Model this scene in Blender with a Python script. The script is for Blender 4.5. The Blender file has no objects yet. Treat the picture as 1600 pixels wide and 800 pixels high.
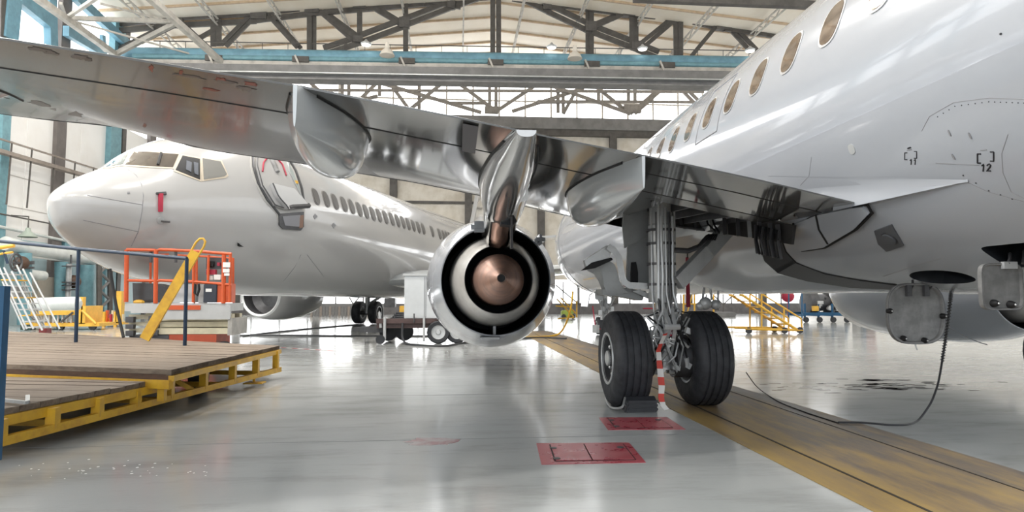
import bpy, bmesh, math, random
from mathutils import Vector, Matrix
from mathutils.bvhtree import BVHTree
random.seed(7)
C = bpy.context.scene
COL = C.collection
PI = math.pi
V = Vector

# ---------------------------------------------------------------- camera, sky, light, exposure
H, F = 1.25, 1000.0
YAW, PITCH = math.atan(83 / 1000), math.atan(65 / 1000)
cam_d = bpy.data.cameras.new('camera'); cam = bpy.data.objects.new('camera', cam_d); COL.objects.link(cam)
cam_d.sensor_width = 36; cam_d.lens = 36 * F / 1600; cam_d.clip_end = 400
cam.location = (0, 0, H); cam.rotation_euler = (PI / 2 + PITCH, 0, -YAW)
C.camera = cam
CR = cam.rotation_euler.to_matrix()

world = bpy.data.worlds.new('sky'); C.world = world; world.use_nodes = True
wb = world.node_tree.nodes['Background']
wb.inputs[0].default_value = (0.90, 0.95, 1.0, 1); wb.inputs[1].default_value = 2.5
WINDOW_GLOW = 6.0
C.view_settings.view_transform = 'Standard'
C.view_settings.look = 'None'
C.view_settings.exposure = -0.38
C.view_settings.gamma = 1.0
C.cycles.max_bounces = 8
C.cycles.diffuse_bounces = 5
C.cycles.glossy_bounces = 5
C.cycles.caustics_reflective = False
C.cycles.caustics_refractive = False
C.cycles.sample_clamp_indirect = 6.0

def ray(px, py):
    return (CR @ V(((px - 800) / F, (400 - py) / F, -1))).normalized()
O = V((0, 0, H))
def at(px, py, Y):
    d = ray(px, py); return O + d * (Y / d.y)
def atx(px, py, X):
    d = ray(px, py); return O + d * (X / d.x)
def atz(px, py, z=0.0):
    d = ray(px, py); return O + d * ((z - H) / d.z)
def fl(px, py, z=0.0):
    p = atz(px, py, z); return p

# ---------------------------------------------------------------- materials
MATS = {}
def mat(name, col, rough=.5, metal=0., var=0., scale=4., col2=None, bump=0., bscale=30., coat=0., emit=0., stretch=(1, 1, 1), rvar=0., lo=.4, hi=.65, alpha=1.):
    if name in MATS: return MATS[name]
    m = bpy.data.materials.new(name); m.use_nodes = True; MATS[name] = m
    nt = m.node_tree; b = nt.nodes['Principled BSDF']; L = nt.links.new
    b.inputs['Base Color'].default_value = (*col, 1); b.inputs['Roughness'].default_value = rough
    b.inputs['Metallic'].default_value = metal
    b.inputs['Coat Weight'].default_value = coat; b.inputs['Coat Roughness'].default_value = .05
    if emit:
        b.inputs['Emission Color'].default_value = (*col, 1); b.inputs['Emission Strength'].default_value = emit
    tc = nt.nodes.new('ShaderNodeTexCoord'); mp = nt.nodes.new('ShaderNodeMapping'); mp.inputs['Scale'].default_value = stretch
    L(tc.outputs['Object'], mp.inputs[0])
    if var or col2 or rvar:
        n = nt.nodes.new('ShaderNodeTexNoise'); n.inputs['Scale'].default_value = scale; n.inputs['Detail'].default_value = 6
        n.inputs['Roughness'].default_value = .62
        L(mp.outputs[0], n.inputs['Vector'])
        r = nt.nodes.new('ShaderNodeValToRGB'); r.color_ramp.elements[0].position = lo; r.color_ramp.elements[1].position = hi
        c2 = col2 if col2 else tuple(max(0, c * (1 - var)) for c in col)
        r.color_ramp.elements[0].color = (*col, 1); r.color_ramp.elements[1].color = (*c2, 1)
        L(n.outputs[0], r.inputs[0]); L(r.outputs[0], b.inputs['Base Color'])
        if rvar:
            mr = nt.nodes.new('ShaderNodeMapRange'); mr.inputs[1].default_value = .3; mr.inputs[2].default_value = .7
            mr.inputs[3].default_value = max(.02, rough - rvar); mr.inputs[4].default_value = rough + rvar
            L(n.outputs[0], mr.inputs[0]); L(mr.outputs[0], b.inputs['Roughness'])
    if bump:
        n2 = nt.nodes.new('ShaderNodeTexNoise'); n2.inputs['Scale'].default_value = bscale; n2.inputs['Detail'].default_value = 3
        L(mp.outputs[0], n2.inputs['Vector'])
        bu = nt.nodes.new('ShaderNodeBump'); bu.inputs['Strength'].default_value = bump; bu.inputs['Distance'].default_value = .02
        L(n2.outputs[0], bu.inputs['Height']); L(bu.outputs[0], b.inputs['Normal'])
        if coat: L(bu.outputs[0], b.inputs['Coat Normal'])
    return m

white_paint = mat('white_paint', (.37, .39, .425), .2, 0, coat=.7, bump=.06, bscale=.9)
cream_paint = mat('warm_white_paint', (.40, .395, .39), .22, 0, coat=.7, bump=.06, bscale=.7)
wing_grey = mat('wing_grey_gloss', (.10, .098, .094), .23, .25, var=.12, scale=1.5, bump=.04, bscale=1.2, coat=.12)
wing_gloss = mat('wing_grey_mirror_gloss', (.13, .13, .128), .10, .35, bump=.05, bscale=1.5, coat=.4)
fair_silver = mat('fairing_silver_gloss', (.46, .46, .455), .11, .6, bump=.05, bscale=2.5, coat=.5)
fair_grey = mat('fairing_grey_gloss', (.50, .52, .53), .15, .15, bump=.03, bscale=2, coat=.4)
chrome = mat('bare_metal', (.78, .77, .75), .13, 1., bump=.12, bscale=4)
slat_metal = mat('worn_slat_metal', (.62, .61, .59), .17, .9, col2=(.25, .17, .14), scale=2.4, lo=.62, hi=.70, stretch=(1, 2.2, 2), bump=.08, bscale=3)
dark_metal = mat('dark_metal', (.10, .10, .105), .45, .4, var=.3)
grey_metal = mat('grey_metal', (.42, .43, .43), .4, .3, var=.2, scale=6)
light_metal = mat('light_grey_metal', (.62, .63, .63), .34, .35, var=.15, scale=5)
door_grey = mat('door_grey_paint', (.36, .37, .37), .4, .1, var=.15, scale=5)
vent_grey = mat('vent_plate_grey', (.10, .105, .115), .45, .1)
rim_grey = mat('well_rim_grey', (.085, .085, .09), .5)
panel_grey = mat('scuffed_panel_grey', (.17, .17, .17), .5, .2, col2=(.29, .29, .285), scale=7, lo=.4, hi=.7)
liner = mat('dark_duct_liner', (.012, .015, .02), .55)
black = mat('black', (.008, .008, .009), .6)
rubber = mat('tyre_rubber', (.034, .036, .042), .62, 0, var=.4, scale=9, bump=.1, bscale=60, rvar=.1)
rubber2 = mat('dark_rubber', (.035, .037, .042), .5, 0, var=.3)
core_metal = mat('core_cowl_metal', (.66, .64, .61), .38, .35, var=.2, scale=3, rvar=.08)
bronze = mat('heat_stained_bronze', (.50, .30, .23), .4, .5, col2=(.38, .25, .21), scale=5, stretch=(1, 3, 1), rvar=.1)
glass_brown = mat('cabin_window_glass', (.11, .075, .05), .08, .2, col2=(.30, .22, .15), scale=6, coat=1.)
glass_dark = mat('dark_window_glass', (.05, .055, .06), .08, .2, coat=1.)
glass_cockpit = mat('cockpit_glass', (.085, .07, .057), .06, .1, coat=1.)
red = mat('red_fabric', (.38, .02, .05), .6)
orange = mat('orange_paint', (.62, .10, .025), .4, 0, var=.15, scale=6)
yellow = mat('yellow_paint', (.72, .43, .03), .42, 0, col2=(.55, .30, .03), scale=5)
yellow2 = mat('pale_yellow_paint', (.80, .46, .06), .5, 0, var=.2)
blue = mat('blue_paint', (.004, .024, .06), .4, 0, var=.2)
blue2 = mat('mid_blue_paint', (.01, .09, .20), .45, 0, var=.2)
teal = mat('teal_pipe_paint', (.17, .34, .39), .45, 0, var=.2)
girder_blue = mat('girder_blue_paint', (.16, .33, .42), .45, 0, var=.25, scale=2)
dado = mat('pale_blue_wall_paint', (.50, .64, .68), .6, 0, var=.12, scale=1)
steel_dark = mat('dark_truss_steel', (.115, .105, .095), .6, .1, var=.35, scale=2)
steel_mid = mat('grey_beam_steel', (.23, .225, .22), .6, .1, var=.25, scale=1.5)
steel_light = mat('pale_truss_steel', (.55, .52, .47), .6, 0, var=.3, scale=2)
roof_m = mat('cream_roof_lining', (.93, .86, .75), .8, 0, col2=(.84, .74, .60), scale=.35, lo=.4, hi=.75, stretch=(1, .5, 1))
tarp = mat('cream_tarp', (.74, .69, .61), .75, 0, col2=(.58, .52, .43), scale=.8, bump=1., bscale=.9)
wall_m = mat('white_wall_panel', (.90, .885, .86), .65, 0, col2=(.82, .79, .75), scale=.4, lo=.45, hi=.8)
skirt = mat('grey_skirting', (.16, .15, .15), .6, 0, var=.3, scale=2)
cream_beam = mat('cream_lift_paint', (.68, .62, .45), .45, 0, var=.2, scale=4)
light_grey = mat('light_grey_paint', (.52, .53, .53), .45, 0, var=.12, scale=3)
board_white = mat('white_paper', (.8, .8, .78), .7)
deck_wood = mat('worn_plank_wood', (.25, .20, .152), .8, 0, col2=(.13, .097, .072), scale=3, lo=.35, hi=.7, stretch=(.5, 6, 6), bump=.5, bscale=12)
fascia_wood = mat('dark_board_wood', (.10, .055, .035), .7, 0, var=.4, scale=4, stretch=(1, 4, 4))
window_glow = mat('daylit_glazing', (.97, .985, 1.), .4, 0, emit=WINDOW_GLOW)
left_glow = mat('bright_daylit_glazing', (.97, .985, 1.), .4, 0, emit=3.6)
lamp_glow = mat('lamp_glow', (1., .97, .9), .4, 0, emit=3.6)
pipe_white = mat('pale_pipe_paint', (.66, .69, .67), .45, 0, var=.15, scale=2)
red_floor = mat('red_floor_paint', (.33, .035, .055), .32, 0, col2=(.42, .12, .13), scale=5, rvar=.12)
red_worn = mat('faded_red_floor_paint', (.42, .36, .36), .3, 0, col2=(.33, .15, .16), scale=6, lo=.45, hi=.6)
ink = mat('black_ink', (.01, .01, .015), .5)
seam_m = mat('seam_grey', (.22, .22, .23), .5)

def floor_mat():
    m = mat('grey_epoxy_floor', (.27, .29, .29), .16, 0)
    nt = m.node_tree; b = nt.nodes['Principled BSDF']; L = nt.links.new
    tc = nt.nodes.new('ShaderNodeTexCoord')
    n1 = nt.nodes.new('ShaderNodeTexNoise'); n1.inputs['Scale'].default_value = .35; n1.inputs['Detail'].default_value = 8
    n2 = nt.nodes.new('ShaderNodeTexNoise'); n2.inputs['Scale'].default_value = 2.2; n2.inputs['Detail'].default_value = 10; n2.inputs['Roughness'].default_value = .7
    mp = nt.nodes.new('ShaderNodeMapping'); mp.inputs['Scale'].default_value = (.45, 1.8, 1)
    L(tc.outputs['Object'], mp.inputs[0]); L(tc.outputs['Object'], n1.inputs['Vector']); L(mp.outputs[0], n2.inputs['Vector'])
    r = nt.nodes.new('ShaderNodeValToRGB'); r.color_ramp.elements[0].position = .3; r.color_ramp.elements[1].position = .7
    r.color_ramp.elements[0].color = (.36, .38, .38, 1); r.color_ramp.elements[1].color = (.47, .48, .477, 1)
    L(n1.outputs[0], r.inputs[0])
    mx = nt.nodes.new('ShaderNodeMix'); mx.data_type = 'RGBA'; mx.blend_type = 'MULTIPLY'; mx.inputs[0].default_value = .55
    r2 = nt.nodes.new('ShaderNodeValToRGB'); r2.color_ramp.elements[0].position = .28; r2.color_ramp.elements[1].position = .5
    r2.color_ramp.elements[0].color = (.62, .60, .58, 1); r2.color_ramp.elements[1].color = (1, 1, 1, 1)
    L(n2.outputs[0], r2.inputs[0]); L(r.outputs[0], mx.inputs[6]); L(r2.outputs[0], mx.inputs[7]); L(mx.outputs[2], b.inputs['Base Color'])
    mr = nt.nodes.new('ShaderNodeMapRange'); mr.inputs[1].default_value = .3; mr.inputs[2].default_value = .7
    mr.inputs[3].default_value = .08; mr.inputs[4].default_value = .20
    L(n2.outputs[0], mr.inputs[0]); L(mr.outputs[0], b.inputs['Roughness'])
    bu = nt.nodes.new('ShaderNodeBump'); bu.inputs['Strength'].default_value = .05; bu.inputs['Distance'].default_value = .02
    L(n2.outputs[0], bu.inputs['Height']); L(bu.outputs[0], b.inputs['Normal'])
    return m
floor_m = floor_mat()
def lane_mat():
    m = mat('worn_yellow_lane', (.4, .3, .1), .5, 0)
    nt = m.node_tree; b = nt.nodes['Principled BSDF']; L = nt.links.new
    tc = nt.nodes.new('ShaderNodeTexCoord'); mp = nt.nodes.new('ShaderNodeMapping'); mp.inputs['Scale'].default_value = (2.6, .55, 1)
    L(tc.outputs['Object'], mp.inputs[0])
    n = nt.nodes.new('ShaderNodeTexNoise'); n.inputs['Scale'].default_value = 1.3; n.inputs['Detail'].default_value = 9; n.inputs['Roughness'].default_value = .68
    L(mp.outputs[0], n.inputs['Vector'])
    r = nt.nodes.new('ShaderNodeValToRGB'); e = r.color_ramp.elements
    e[0].position = .30; e[0].color = (.055, .045, .04, 1); e[1].position = .74; e[1].color = (.38, .255, .075, 1)
    k = e.new(.43); k.color = (.15, .105, .06, 1); k = e.new(.53); k.color = (.25, .17, .07, 1)
    # paint survives towards the strip's near-left margin, worn bare where wheels run
    sp = nt.nodes.new('ShaderNodeSeparateXYZ'); L(tc.outputs['Object'], sp.inputs[0])
    mr = nt.nodes.new('ShaderNodeMapRange'); mr.inputs[1].default_value = -.85; mr.inputs[2].default_value = .8; mr.inputs[3].default_value = .16; mr.inputs[4].default_value = -.10
    L(sp.outputs[0], mr.inputs[0])
    ad = nt.nodes.new('ShaderNodeMath'); ad.operation = 'ADD'; L(n.outputs[0], ad.inputs[0]); L(mr.outputs[0], ad.inputs[1])
    mr3 = nt.nodes.new('ShaderNodeMapRange'); mr3.inputs[1].default_value = -3.2; mr3.inputs[2].default_value = 1.; mr3.inputs[3].default_value = .0; mr3.inputs[4].default_value = -.11
    L(sp.outputs[1], mr3.inputs[0])
    ad2 = nt.nodes.new('ShaderNodeMath'); ad2.operation = 'ADD'; L(ad.outputs[0], ad2.inputs[0]); L(mr3.outputs[0], ad2.inputs[1])
    L(ad2.outputs[0], r.inputs[0]); L(r.outputs[0], b.inputs['Base Color'])
    mr2 = nt.nodes.new('ShaderNodeMapRange'); mr2.inputs[3].default_value = .3; mr2.inputs[4].default_value = .65
    L(n.outputs[0], mr2.inputs[0]); L(mr2.outputs[0], b.inputs['Roughness'])
    bu = nt.nodes.new('ShaderNodeBump'); bu.inputs['Strength'].default_value = .25; bu.inputs['Distance'].default_value = .01
    L(n.outputs[0], bu.inputs['Height']); L(bu.outputs[0], b.inputs['Normal'])
    return m
lane_m = lane_mat()
def stripe_mat(name, c1, c2, scale, axis=2):
    m = mat(name, c1, .5); nt = m.node_tree; b = nt.nodes['Principled BSDF']; L = nt.links.new
    tc = nt.nodes.new('ShaderNodeTexCoord'); sp = nt.nodes.new('ShaderNodeSeparateXYZ'); L(tc.outputs['Object'], sp.inputs[0])
    a = nt.nodes.new('ShaderNodeMath'); a.operation = 'MULTIPLY'; a.inputs[1].default_value = scale; L(sp.outputs[axis], a.inputs[0])
    f = nt.nodes.new('ShaderNodeMath'); f.operation = 'FRACT'; L(a.outputs[0], f.inputs[0])
    g = nt.nodes.new('ShaderNodeMath'); g.operation = 'GREATER_THAN'; g.inputs[1].default_value = .5; L(f.outputs[0], g.inputs[0])
    mx = nt.nodes.new('ShaderNodeMix'); mx.data_type = 'RGBA'; mx.inputs[6].default_value = (*c1, 1); mx.inputs[7].default_value = (*c2, 1)
    L(g.outputs[0], mx.inputs[0]); L(mx.outputs[2], b.inputs['Base Color'])
    return m
tape_m = stripe_mat('red_white_tape', (.75, .73, .7), (.62, .06, .04), 5.5)
tape_floor = stripe_mat('red_white_floor_tape', (.7, .68, .68), (.45, .12, .13), 3., 0)

# ---------------------------------------------------------------- mesh helpers
WORLD = {}
def tag(o, label=None, cat=None, group=None, kind=None):
    if label: o['label'] = label
    if cat: o['category'] = cat
    if group: o['group'] = group
    if kind: o['kind'] = kind
    return o
def link(o, parent, Mw):
    COL.objects.link(o); o.matrix_basis = Mw; WORLD[o] = Mw
    if parent:
        o.parent = parent; o.matrix_parent_inverse = WORLD[parent].inverted()
    return o
def empty(name, loc, label=None, cat=None, group=None, kind=None, parent=None):
    o = bpy.data.objects.new(name, None); o.empty_display_size = .2
    link(o, parent, Matrix.Translation(V(loc)))
    return tag(o, label, cat, group, kind)

class MB:
    def __init__(s, M=None): s.v = []; s.f = []; s.M = M
    def add(s, vs, fs):
        n = len(s.v)
        s.v += [(s.M @ V(p)) if s.M else V(p) for p in vs]
        s.f += [tuple(i + n for i in f) for f in fs]
        return s
    def box(s, c, size, R=None):
        c = V(c); x, y, z = (k / 2 for k in size); pts = []
        for dz in (-z, z):
            for dx, dy in ((-x, -y), (x, -y), (x, y), (-x, y)):
                p = V((dx, dy, dz)); pts.append(c + (R @ p if R else p))
        return s.add(pts, [(3, 2, 1, 0), (4, 5, 6, 7), (0, 1, 5, 4), (1, 2, 6, 5), (2, 3, 7, 6), (3, 0, 4, 7)])
    def bb(s, x0, x1, y0, y1, z0, z1):
        return s.box(((x0 + x1) / 2, (y0 + y1) / 2, (z0 + z1) / 2), (abs(x1 - x0), abs(y1 - y0), abs(z1 - z0)))
    def bar(s, p, q, w, h=None, up=(0, 0, 1)):
        p, q = V(p), V(q); h = h or w; d = (q - p); L = d.length
        if L < 1e-6: return s
        d.normalize(); u = V(up)
        if abs(d.dot(u)) > .99: u = V((0, 1, 0))
        a = d.cross(u).normalized(); b = a.cross(d)
        R = Matrix((a, d, b)).transposed()
        return s.box((p + q) / 2, (w, L, h), R)
    def tube(s, pts, r, n=8, caps=True):
        pts = [V(p) for p in pts]; m = len(pts); rs = r if isinstance(r, (list, tuple)) else [r] * m
        rings = []; pa = None
        for i, p in enumerate(pts):
            d = (pts[min(i + 1, m - 1)] - pts[max(i - 1, 0)]).normalized()
            if pa is None:
                u = V((0, 0, 1)) if abs(d.z) < .9 else V((1, 0, 0)); a = d.cross(u).normalized()
            else: a = (pa - d * pa.dot(d)).normalized()
            pa = a; b = d.cross(a)
            rings.append([p + (a * math.cos(2 * PI * k / n) + b * math.sin(2 * PI * k / n)) * rs[i] for k in range(n)])
        return s.grid(rings, close_u=True, caps=caps)
    def grid(s, rows, close_u=False, close_v=False, caps=False):
        m, n = len(rows), len(rows[0]); vs = [p for r in rows for p in r]; fs = []
        for i in range(m if close_v else m - 1):
            for j in range(n if close_u else n - 1):
                a, b = i * n + j, i * n + (j + 1) % n; c, d = ((i + 1) % m) * n + (j + 1) % n, ((i + 1) % m) * n + j
                fs.append((a, b, c, d))
        if caps: fs += [tuple(range(n))[::-1], tuple(range((m - 1) * n, m * n))]
        return s.add(vs, fs)
    def lathe(s, prof, org, axis=(0, 1, 0), n=32, caps=False):
        org = V(org); ax = V(axis).normalized(); u = V((0, 0, 1)) if abs(ax.z) < .9 else V((1, 0, 0))
        a = ax.cross(u).normalized(); b = ax.cross(a)
        return s.grid([[org + ax * t + (a * math.cos(2 * PI * k / n) + b * math.sin(2 * PI * k / n)) * r for k in range(n)] for t, r in prof], close_u=True, caps=caps)
    def prism(s, poly, off):
        poly = [V(p) for p in poly]; off = V(off); n = len(poly)
        return s.add(poly + [p + off for p in poly], [tuple(range(n))[::-1], tuple(range(n, 2 * n))] + [(i, (i + 1) % n, n + (i + 1) % n, n + i) for i in range(n)])
    def ball(s, c, r, n=10, m=7, sc=(1, 1, 1)):
        c = V(c); rows = []
        for i in range(m + 1):
            a = PI * (i / m); rr = max(math.sin(a), .01)
            rows.append([c + V((rr * math.cos(2 * PI * k / n) * sc[0], rr * math.sin(2 * PI * k / n) * sc[1], -math.cos(a) * sc[2])) * r for k in range(n)])
        return s.grid(rows, close_u=True, caps=True)
    def bvh(s): return BVHTree.FromPolygons([tuple(p) for p in s.v], s.f)
    def build(s, name, m, parent=None, angle=35, label=None, cat=None, group=None, kind=None, mats=None, bevel=0):
        me = bpy.data.meshes.new(name)
        lo = V((min(p.x for p in s.v), min(p.y for p in s.v), min(p.z for p in s.v)))
        hi = V((max(p.x for p in s.v), max(p.y for p in s.v), max(p.z for p in s.v)))
        o0 = V(((lo.x + hi.x) / 2, (lo.y + hi.y) / 2, lo.z))
        me.from_pydata([tuple(p - o0) for p in s.v], [], s.f)
        bm = bmesh.new(); bm.from_mesh(me); bmesh.ops.recalc_face_normals(bm, faces=bm.faces)
        if bevel: bmesh.ops.bevel(bm, geom=list(bm.edges), offset=bevel, segments=2, affect='EDGES', clamp_overlap=True)
        bm.to_mesh(me); bm.free()
        me.materials.append(m)
        me.shade_smooth(); me.set_sharp_from_angle(angle=math.radians(angle))
        o = bpy.data.objects.new(name, me)
        link(o, parent, Matrix.Translation(o0))
        return tag(o, label, cat, group, kind)

def copy_tree(o, parent=None):
    c = o.copy(); COL.objects.link(c); c.parent = parent
    for ch in list(o.children): copy_tree(ch, c)
    return c
def place(src, loc, rz=0, label=None):
    c = copy_tree(src); c.location = loc; c.rotation_euler = (0, 0, rz)
    if label: c['label'] = label
    return c

def lerp(a, b, t): return a + (b - a) * t
def interp(tab, x):
    if x <= tab[0][0]: a, b = tab[0], tab[1]
    elif x >= tab[-1][0]: a, b = tab[-2], tab[-1]
    else:
        for a, b in zip(tab, tab[1:]):
            if a[0] <= x <= b[0]: break
    t = (x - a[0]) / (b[0] - a[0])
    return tuple(lerp(p, q, t) for p, q in zip(a[1:], b[1:]))
def smoothtab(tab, x):
    """monotone-ish cubic through a table of (x, v...) rows"""
    n = len(tab); i = 0
    while i < n - 2 and x > tab[i + 1][0]: i += 1
    x0, x1 = tab[i][0], tab[i + 1][0]; h = x1 - x0; t = min(1, max(0, (x - x0) / h)); out = []
    for k in range(1, len(tab[0])):
        y0, y1 = tab[i][k], tab[i + 1][k]
        m0 = (y1 - tab[i - 1][k]) / (x1 - tab[i - 1][0]) if i > 0 else (y1 - y0) / h
        m1 = (tab[i + 2][k] - y0) / (tab[i + 2][0] - x0) if i < n - 2 else (y1 - y0) / h
        out.append((2 * t**3 - 3 * t * t + 1) * y0 + (t**3 - 2 * t * t + t) * h * m0 + (-2 * t**3 + 3 * t * t) * y1 + (t**3 - t * t) * h * m1)
    return out

# surface decals and seams: laid on a hull by finding the hull's surface
def hit(bvh, px, py):
    r = bvh.ray_cast(O, ray(px, py))
    return (r[0], r[1]) if r[0] else (None, None)
def seam(mb, bvh, pts, r=.006, step=14, off=0.):
    out = []
    for (a, b), (c, d) in zip(pts, pts[1:]):
        n = max(1, int(math.hypot(c - a, d - b) / step))
        for i in range(n): 
            p, nn = hit(bvh, lerp(a, c, i / n), lerp(b, d, i / n))
            if p: out.append(p + facing(nn, p) * off)
    p, nn = hit(bvh, *pts[-1])
    if p: out.append(p + facing(nn, p) * off)
    if len(out) > 1: mb.tube(out, r, 5)
def facing(n, p):
    return n if n.dot(O - p) > 0 else -n
def decal_px(mb, bvh, poly, off=.006, rings=(1, .85, .7, .55, .4, .25, .1), sub=6, thick=.0):
    """a polygon seen at these pixels, laid on the hull with its own small thickness"""
    cx = sum(p[0] for p in poly) / len(poly); cy = sum(p[1] for p in poly) / len(poly)
    b = []
    for (x0, y0), (x1, y1) in zip(poly, poly[1:] + poly[:1]):
        for i in range(sub): b.append((lerp(x0, x1, i / sub), lerp(y0, y1, i / sub)))
    rows = []; base = []
    for s in rings:
        row = []
        for x, y in b:
            p, n = hit(bvh, cx + (x - cx) * s, cy + (y - cy) * s)
            if p is None:      # past the outline: the hull point nearest to that line of sight
                d = ray(cx + (x - cx) * s, cy + (y - cy) * s); best = None
                for i in range(20, 140):
                    q = bvh.find_nearest(O + d * (i * .25))
                    if q[0] and (best is None or q[3] < best[3]): best = q
                p, n = best[0], best[1]
            if s == rings[0]: base.append(p)
            row.append(p + facing(n, p) * off)
        rows.append(row)
    if len(base) == len(b): rows.insert(0, base)
    mb.grid(rows, close_u=True)
    n = len(b); k = len(mb.v); mb.f.append(tuple(range(k - n, k)))
def oval(w, h, n=20, p=2.6):
    return [(math.copysign(abs(math.cos(a)) ** (2 / p), math.cos(a)) * w / 2, math.copysign(abs(math.sin(a)) ** (2 / p), math.sin(a)) * h / 2) for a in (2 * PI * i / n for i in range(n))]
def decal(mb, bvh, c, U, W, shape, off=.006, rings=(1, .6, .25), inner=None):
    """shape (u, v) about the surface point c, pulled onto the hull"""
    rows = []; sc = list(rings) if inner is None else [1, inner]
    for i, s in enumerate([1] + sc):
        row = []
        for u, v in shape:
            p = c + U * (u * s) + W * (v * s); q, n, _, _ = bvh.find_nearest(p)
            n = facing(n, q)
            row.append(q + n * (off if i else -.01))
        rows.append(row)
    if inner is not None: rows.append([q for q in rows[-1]])
    mb.grid(rows, close_u=True)
    if inner is None:
        n = len(shape); k = len(mb.v); mb.f.append(tuple(range(k - n, k)))

# ================================================================ THE HANGAR
WX, FY, BY, RX = -20.0, 48.0, -9.0, 27.0
RIDGE_X, RIDGE_Z, EAVE_Z = 2.3, 19.5, 17.2
MB().bb(WX - .3, RX + .3, BY - 30, FY + .3, -.3, 0).build('floor', floor_m, kind='structure')
# worn lane under the airliner, a painted strip of the floor
MB().prism([(2.16, 24, .001), (3.35, 24, .001), (4.03, 4.6, .001), (4.1, -9, .001), (2.55, -9, .001), (2.42, 4, .001)], (0, 0, .004)).build('trim_1', lane_m, kind='structure')
s = MB(); s.bar((2.62, 22, .005), (2.82, -8, .005), .022, .006); s.bar((3.52, 22, .005), (3.72, -8, .005), .014, .006)
s.build('trim_2', mat('lane_joint', (.03, .025, .02), .7), kind='structure')
s = MB()
for y in (5.6, 8.2, 11.6, 16): s.bar((WX, y, .0), (2.2, y + .2, .0), .008, .003)
s.build('trim_3', mat('floor_joint', (.19, .20, .20), .5), kind='structure')

# roof: two cream slopes with purlins and joists
def roof_z(x): return lerp(RIDGE_Z, EAVE_Z, abs(x - RIDGE_X) / (RIDGE_X - WX if x < RIDGE_X else RX - RIDGE_X))
r = MB()
for xa, xb in ((WX - .3, RIDGE_X), (RIDGE_X, RX + .3)):
    r.prism([(xa, BY, roof_z(xa)), (xb, BY, roof_z(xb)), (xb, FY + .3, roof_z(xb)), (xa, FY + .3, roof_z(xa))], (0, 0, .2))
ceil = r.build('ceiling', roof_m, kind='structure')
for i in range(13):
    y = 22 + i * 2.05
    for xa, xb in ((WX, RIDGE_X), (RIDGE_X, RX)):
        MB().bar((xa, y, roof_z(xa) - .06), (xb, y, roof_z(xb) - .06), .12, .12).build('purlin', mat('roof_purlin', (.62, .47, .32), .7, var=.2), ceil)
for i in range(13):
    x = WX + 2.2 + i * 3.6; z = roof_z(x) - .3
    b = MB(); b.bar((x, 20, z + .1), (x, FY, z + .1), .09, .07); b.bar((x, 20, z - .28), (x, FY, z - .28), .09, .07)
    k = 20
    while k < FY - .7:
        b.bar((x, k, z + .1), (x, k + .7, z - .28), .05, .05); b.bar((x, k + .7, z - .28), (x, k + 1.4, z + .1), .05, .05); k += 1.4
    b.build('joist', steel_light, ceil)

# far wall: skirting, low glazing, tarpaulin panels between dark posts, header, clerestory
DX = at(1258, 480, FY).x
wf = MB().bb(WX, DX, FY, FY + .25, 0, .82).build('wall_far', skirt, kind='structure')
MB().bb(DX, RX, FY + .08, FY + .28, 0, .82).build('low_glazing', window_glow, wf)
MB().bb(WX, RX, FY + .05, FY + .3, 15.0, RIDGE_Z + .2).build('clerestory_glazing', window_glow, wf)
MB().bb(WX, RX, FY + .08, FY + .28, .82, 2.6).build('low_glazing', window_glow, wf)
MB().bb(WX, RX, FY - .35, FY + .1, 14.1, 15.0).build('header_beam', steel_mid, wf)
MB().bb(WX, RX, FY - .28, FY + .05, 13.6, 14.1).build('header_beam', steel_dark, wf)
PX = [498, 615, 732, 845, 958, 1072, 1186, 1300]
xs = [at(p, 300, FY).x for p in PX]; xs = [WX, xs[0] - 5.6] + xs + [RX]
rnd = random.Random(3)
for a, b in zip(xs, xs[1:]):
    for z0, z1 in ((2.6, 8.3), (8.45, 13.7)):
        rows = []
        for i in range(13):
            rows.append([V((lerp(a + .1, b - .1, i / 12), FY + .06 + rnd.uniform(-.05, .05), lerp(z0, z1, j / 10))) for j in range(11)])
        MB().grid(rows).build('tarpaulin_panel', tarp, wf)
    MB().bb(a, b, FY - .1, FY + .1, 8.28, 8.47).build('rail', steel_dark, wf)
for x in xs[1:-1]:
    MB().bb(x - .27, x + .27, FY - .3, FY + .05, 0.82 if x < DX else 0, 13.9).build('post', steel_dark, wf)
for i in range(24):
    x = WX + 1 + i * 2.0
    MB().bb(x - .05, x + .05, FY - .02, FY + .1, .82, 2.6).build('glazing_bar', steel_mid, wf)
    MB().bb(x - .06, x + .06, FY - .1, FY + .06, 15.0, roof_z(x)).build('glazing_bar', steel_light, wf)
MB().bb(WX, RX, FY - .12, FY + .06, 16.2, 16.3).build('glazing_bar', steel_light, wf)

# left wall: pale-blue lower wall, white panels, high daylight strip, posts
wl = MB().bb(WX - .25, WX, 14, FY, 0, 3.9).build('wall_left', dado, kind='structure')
y = 14.0
while y < FY - .1:
    y2 = min(y + 4.25, FY)
    MB().bb(WX - .2, WX, y + .03, y2 - .03, 3.9, 8.2).build('panel', wall_m, wl)
    MB().bb(WX - .2, WX, y + .03, y2 - .03, 8.25, 11.4).build('panel', wall_m, wl)
    MB().bb(WX - .2, WX - .05, y + .12, y2 - .12, 11.4, EAVE_Z).build('pane', left_glow, wl)
    for z in (5.3, 6.7): MB().bb(WX - .02, WX + .015, y + .03, y2 - .03, z, z + .04).build('joint', mat('joint', (.5, .47, .44), .6), wl)
    y = y2
MB().bb(WX - .25, WX, BY, 14, 0, 7.5).build('wall_panel', wall_m, wl)
MB().bb(WX - .25, WX - .1, BY, 14, 7.5, EAVE_Z).build('pane', left_glow, wl)
for yy in range(-8, 14, 4): MB().bb(WX - .2, WX + .05, yy, yy + .2, 7.5, EAVE_Z).build('glazing_bar', steel_mid, wl)
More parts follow.
